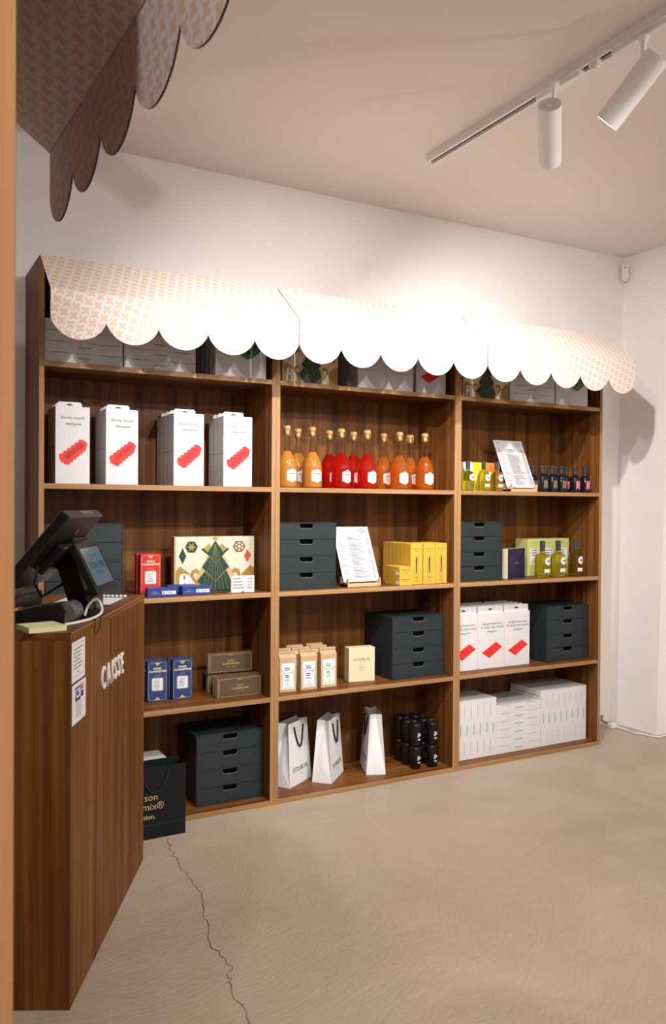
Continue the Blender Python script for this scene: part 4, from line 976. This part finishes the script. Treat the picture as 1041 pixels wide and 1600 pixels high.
# customer display: tilted slab facing the shop
tp, bt = Vector(lc(0.2, 0.051, 1.213)), Vector(lc(0.2, -0.0185, 1.0685)); upv = (tp-bt).normalized(); hgt = (tp-bt).length; tilt = math.atan2(tp.y-bt.y, tp.z-bt.z)
dsp = MB().box(0.005, 0.238, 0, 0.022, 0, hgt).build('customer_display', M['blackplastic'], pos, bt, (-tilt, 0, 0), bev=0.003)
sc_ = MB().rect(0.025, 0.218, 0.024, hgt-0.018, -0.0005).build('display_screen', M['screen'], dsp)
text('VORWERK', 0.033, mat('display_text', (0.01, 0.03, 0.03), 0.3), sc_, (0.122, -0.001, hgt*0.52), bold=0.0005)
mb = MB()
for zz in (0.68, 0.36): mb.tube([(0.075+0.094*k/24, -0.001, hgt*zz + 0.012*abs(math.sin(k*PI/8))) for k in range(25)], 0.0006, 4)
mb.build('display_wave', bpy.data.materials['display_text'], sc_)
# stand arm from the base up behind the display to the monitor
mb = MB(); mb.prism([(-0.03, 0.02), (0.03, 0.02), (0.075, 0.16), (0.06, 0.235), (0.02, 0.235), (0.015, 0.16)], -0.05+0.05, 0.15, 'x')
mb.build('stand_arm', M['blackplastic'], pos, (0.0, -0.015, 0), bev=0.004)
MB().lathe([(0.045, 0.02), (0.045, 0.075), (0.042, 0.082)], 24).build('printer_drum', M['greyplastic'], pos, (0.10, -0.01, 0), smooth=True)
# monitor: back faces down towards the shop
mt_, an = Vector(lc(0.0877, 0.0527, 1.3105)), R(50)
mon = MB().box(0, 0.36, 0, 0.27, -0.030, 0).build('monitor', M['blackplastic'], pos, mt_, (-an, 0, 0), bev=0.006)
MB().box(0.012, 0.348, 0.012, 0.258, 0.0005, 0.0012).build('monitor_screen', M['screen'], mon)
MB().box(0.15, 0.27, -0.0008, 0.006, -0.022, -0.006).build('camera_strip', M['greyplastic'], mon)
MB().add([(0.20+p_[0], 0.05+p_[1], -0.0306) for p_ in ((-0.006, 0.02), (0.0, 0.0), (0.006, 0.004), (0.006, 0.022), (0.0, 0.014))], [(0, 1, 2, 3, 4)]).build('logo', M['cream'], mon)
MB().box(0.10, 0.26, 0.10, 0.20, -0.055, -0.0305).build('back_housing', M['blackplastic'], mon, bev=0.006)
mb = MB(); mb.tube([(0.08, 0.18, -0.034), (0.07, 0.22, -0.06), (0.12, 0.25, -0.09), (0.2, 0.2, -0.10)], 0.004, 6); mb.build('monitor_cable', M['blackplastic'], mon)
# keyboard
p = on_counter(0.42, 0.36); kb = thing('keyboard', 'black keyboard with a purple key behind the card reader', 'keyboard', p, CANG)
MB().prism([(-0.07, 0), (0.07, 0), (0.07, 0.028), (-0.07, 0.045)], -0.2, 0.24, 'x').build('case', M['blackplastic'], kb, bev=0.002)
mb = MB()
for i in range(16):
    for j in range(5): mb.box(-0.19+i*0.0265, -0.17+i*0.0265, -0.06+j*0.025, -0.041+j*0.025, 0.044-j*0.003, 0.054-j*0.003)
o = mb.build('keys', M['greyplastic'], kb); o['kind'] = 'stuff'
MB().box(-0.08, -0.02, -0.0645, -0.040, 0.0545, 0.058).build('purple_keys', M['purple'], kb)
# payment terminal
p = on_counter(0.19, 0.10); pt = thing('card_reader', 'black card payment reader at the front of the counter', 'card reader', p, CANG)
MB().prism([(-0.035, 0), (0.16, 0), (0.16, 0.022), (0.05, 0.048), (-0.03, 0.058), (-0.042, 0.04)], -0.04, 0.045, 'x').build('case', M['blackplastic'], pt, bev=0.004)
MB().lathe([(0.026, -0.038), (0.029, -0.034), (0.029, 0.038), (0.026, 0.042)], 20).build('paper_cover', M['greyplastic'], pt, (0.0, -0.040, 0.0325), (0, PI/2, 0), smooth=True)
for k, mm in enumerate(('yellow', 'red_box', 'greyplastic')): MB().box(-0.03+k*0.02, -0.014+k*0.02, 0.10, 0.112, 0.037, 0.042).build('key', M[mm], pt)
# sticky notes, cables, papers
p = on_counter(0.055, 0.095); t = thing('sticky_notes', 'pad of yellow sticky notes at the counter corner', 'notepad', p, CANG + 38)
MB().box(-0.05, 0.05, -0.05, 0.05, 0, 0.013).build('pad', M['note'], t); MB().box(-0.049, 0.05, -0.05, 0.049, 0.0134, 0.014).build('top_note', M['note'], t, (0, 0, 0), (R(0.2), 0, 0))
def smoothpath(P, n=8):
    P = [Vector(q) for q in P]; out = []
    for i in range(len(P)-1):
        a, b, c, d = P[max(i-1, 0)], P[i], P[i+1], P[min(i+2, len(P)-1)]
        for k in range(n):
            t = k/n; out.append(0.5*((2*b) + (c-a)*t + (2*a-5*b+4*c-d)*t*t + (3*b-a-3*c+d)*t**3))
    return out + [P[-1]]
cab = [on_counter(l, n, z) for l, n, z in [(0.115, 0.052, 0.005), (0.16, 0.03, 0.005), (0.24, 0.008, 0.006), (0.32, 0.004, 0.012), (0.35, 0.012, 0.03), (0.335, 0.02, 0.05), (0.29, 0.022, 0.052), (0.262, 0.03, 0.035), (0.255, 0.035, 0.012)]]
tag(MB().tube(smoothpath(cab), 0.0042, 8).build('white_cable', M['whiteplastic'], smooth=True), 'thick white cable looping beside the card reader', 'cable')
cab = [on_counter(l, n, z) for l, n, z in [(0.36, 0.004, 0.003), (0.29, 0.012, 0.002), (0.24, 0.003, 0.004), (0.225, -0.004, 0.003), (0.215, -0.005, -0.012), (0.22, -0.004, -0.032), (0.25, -0.004, -0.036), (0.27, -0.005, -0.02), (0.278, -0.005, 0.003), (0.285, 0.003, 0.004), (0.34, 0.006, 0.003)]]
tag(MB().tube(smoothpath(cab), 0.0013, 6).build('black_cable', M['blackplastic'], smooth=True), 'thin black cable hanging over the counter edge', 'cable')
p = on_counter(0.66, 0.14); t = thing('spiral_notebook', 'spiral notebook behind the customer display', 'notebook', p, CANG)
MB().box(-0.10, 0.15, -0.11, 0.10, 0, 0.006).build('cover', M['greyplastic'], t); MB().box(-0.098, 0.10, -0.10, 0.098, 0.0062, 0.0075).build('page', M['paper'], t)
mb = MB()
for i in range(14):
    mb.lathe([(0.006, 0.0078), (0.006, 0.0135), (0.003, 0.015)], 8, 0, (0.125, -0.10+i*0.0148, 0)); 
o = mb.build('spiral_rings', M['whiteplastic'], t)

# ------------------------------------------------------------------ ceiling track and spotlights
TX = 1.60
trk = thing('ceiling_track', 'white ceiling track for spotlights', 'track', (TX, -0.30, ZC - 0.034), 0)
mb = MB(); L_ = -3.2
mb.box(-0.018, 0.018, L_, 0, 0.026, 0.034); mb.box(-0.018, -0.013, L_, 0, 0, 0.026); mb.box(0.013, 0.018, L_, 0, 0, 0.026); mb.box(-0.024, -0.018, L_, 0, 0.0, 0.003); mb.box(0.018, 0.024, L_, 0, 0.0, 0.003)
mb.build('rail', M['lampwhite'], trk)
MB().box(-0.0125, 0.0125, L_, -0.004, 0.012, 0.0255).build('conductor', mat('track_groove', (0.12, 0.095, 0.09), 0.7), trk)
def spotlight(pos, d, label, ay, rev=False):
    """pos = centre of the can, d = beam direction"""
    d = d.normalized(); t = thing('track_spotlight', label, 'spotlight', (TX, ay, ZC - 0.034), 0, 'white track spotlights')
    q = d.to_track_quat('-Z', 'Y'); L2, r = 0.115, 0.041; c = pos - Vector(t.location)
    MB().box(-0.0125, 0.0125, -0.11, 0.11, -0.014, 0.011).build('adaptor', M['lampwhite'], t, bev=0.002)
    top = c - d*(L2*0.55)
    st = (c - d*0.06)
    MB().lathe([(0.010, 0.0), (0.018, -0.004), (0.017, -0.016), (0.0085, -0.03), (0.0085, st.z+0.008)] if False else [(0.0085, st.z), (0.0085, -0.036), (0.017, -0.022), (0.018, -0.0145)], 16).build('stem', M['lampwhite'], t, (st.x*0.6, st.y*0.6, 0), smooth=True)
    can = MB().lathe([(r-0.002, -L2+0.004), (r-0.002, -L2), (r, -L2), (r, L2), (r-0.003, L2), (r-0.003, L2-0.004)], 32).build('can', M['lampwhite'], t, c, q.to_euler(), smooth=True)
    mb = MB()
    for k in range(24):
        a = 2*PI*k/24
        for rr in (0.014, 0.020, 0.026, 0.032):
            x, y = rr*math.cos(a+rr*40), rr*math.sin(a+rr*40); mb.box(x-0.0012, x+0.0012, y-0.0012, y+0.0012, L2-0.0038, L2-0.0034)
    o = mb.build('vent_holes', mat('vent_shadow', (0.3, 0.27, 0.24), 0.8), can)
    MB().lathe([(r-0.004, -L2-0.0005), (r-0.004, -L2-0.0002)], 24).build('lens', M['lens'], can)
    return t
spotlight(SP1, d1, 'white track spotlight pointing away towards the right bookcase', -1.10)
spotlight(SP2, d2, 'white track spotlight tilted towards the awning', -1.46)
t = thing('track_feed', 'small white connector on the ceiling track between the spotlights', 'connector', (TX, -1.27, ZC-0.034), 0)
MB().box(-0.0122, 0.0122, -0.02, 0.02, -0.010, 0.011).build('plug', M['lampwhite'], t, bev=0.002); MB().lathe([(0.014, -0.022), (0.014, -0.0105)], 14).build('knob', M['lampwhite'], t, smooth=True)

# ------------------------------------------------------------------ motion sensor, power cord
t = thing('motion_sensor', 'white motion sensor in the ceiling corner', 'sensor', (XT - 0.035, DEP - 0.035, 2.735), -45)
q = [(-0.022, 0.0), (-0.022, 0.08), (-0.018, 0.088), (0.018, 0.088), (0.022, 0.08), (0.022, 0.0), (0.015, -0.014), (0.0, -0.02), (-0.015, -0.014)]
MB().prism(q, -0.016, 0.014, 'y').build('housing', M['whiteplastic'], t, bev=0.004)
MB().poly([(0.0045*math.cos(a*PI/6), 0.064+0.0045*math.sin(a*PI/6)) for a in range(12)], -0.0166).build('lens', M['ink'], t); MB().poly([(0.003*math.cos(a*PI/6), 0.079+0.003*math.sin(a*PI/6)) for a in range(12)], -0.0166).build('indicator', M['greyink'], t)
t = thing('power_cord', 'white power cord with plug lying in the floor corner', 'power cord', (3.325, 0.21, 0.001), 0)
MB().box(-0.02, 0.025, -0.018, 0.02, 0.0, 0.03).build('plug', M['whiteplastic'], t, bev=0.006)
MB().tube(smoothpath([(-0.02, 0.02, 0.03), (-0.035, 0.045, 0.04), (-0.015, 0.07, 0.06), (0.01, 0.085, 0.05)]), 0.006, 8).build('socket_lead', mat('grey_lead', (0.16, 0.16, 0.15), 0.7), t, smooth=True)
MB().tube(smoothpath([(0.02, -0.015, 0.012), (0.03, -0.07, 0.0055), (0.02, -0.145, 0.0055), (0.045, -0.185, 0.0055), (0.055, -0.24, 0.0055), (0.085, -0.275, 0.0055), (0.13, -0.27, 0.0055), (0.2, -0.32, 0.0055), (0.22, -0.6, 0.0055)]), 0.0048, 8).build('cord', M['whiteplastic'], t, smooth=True)
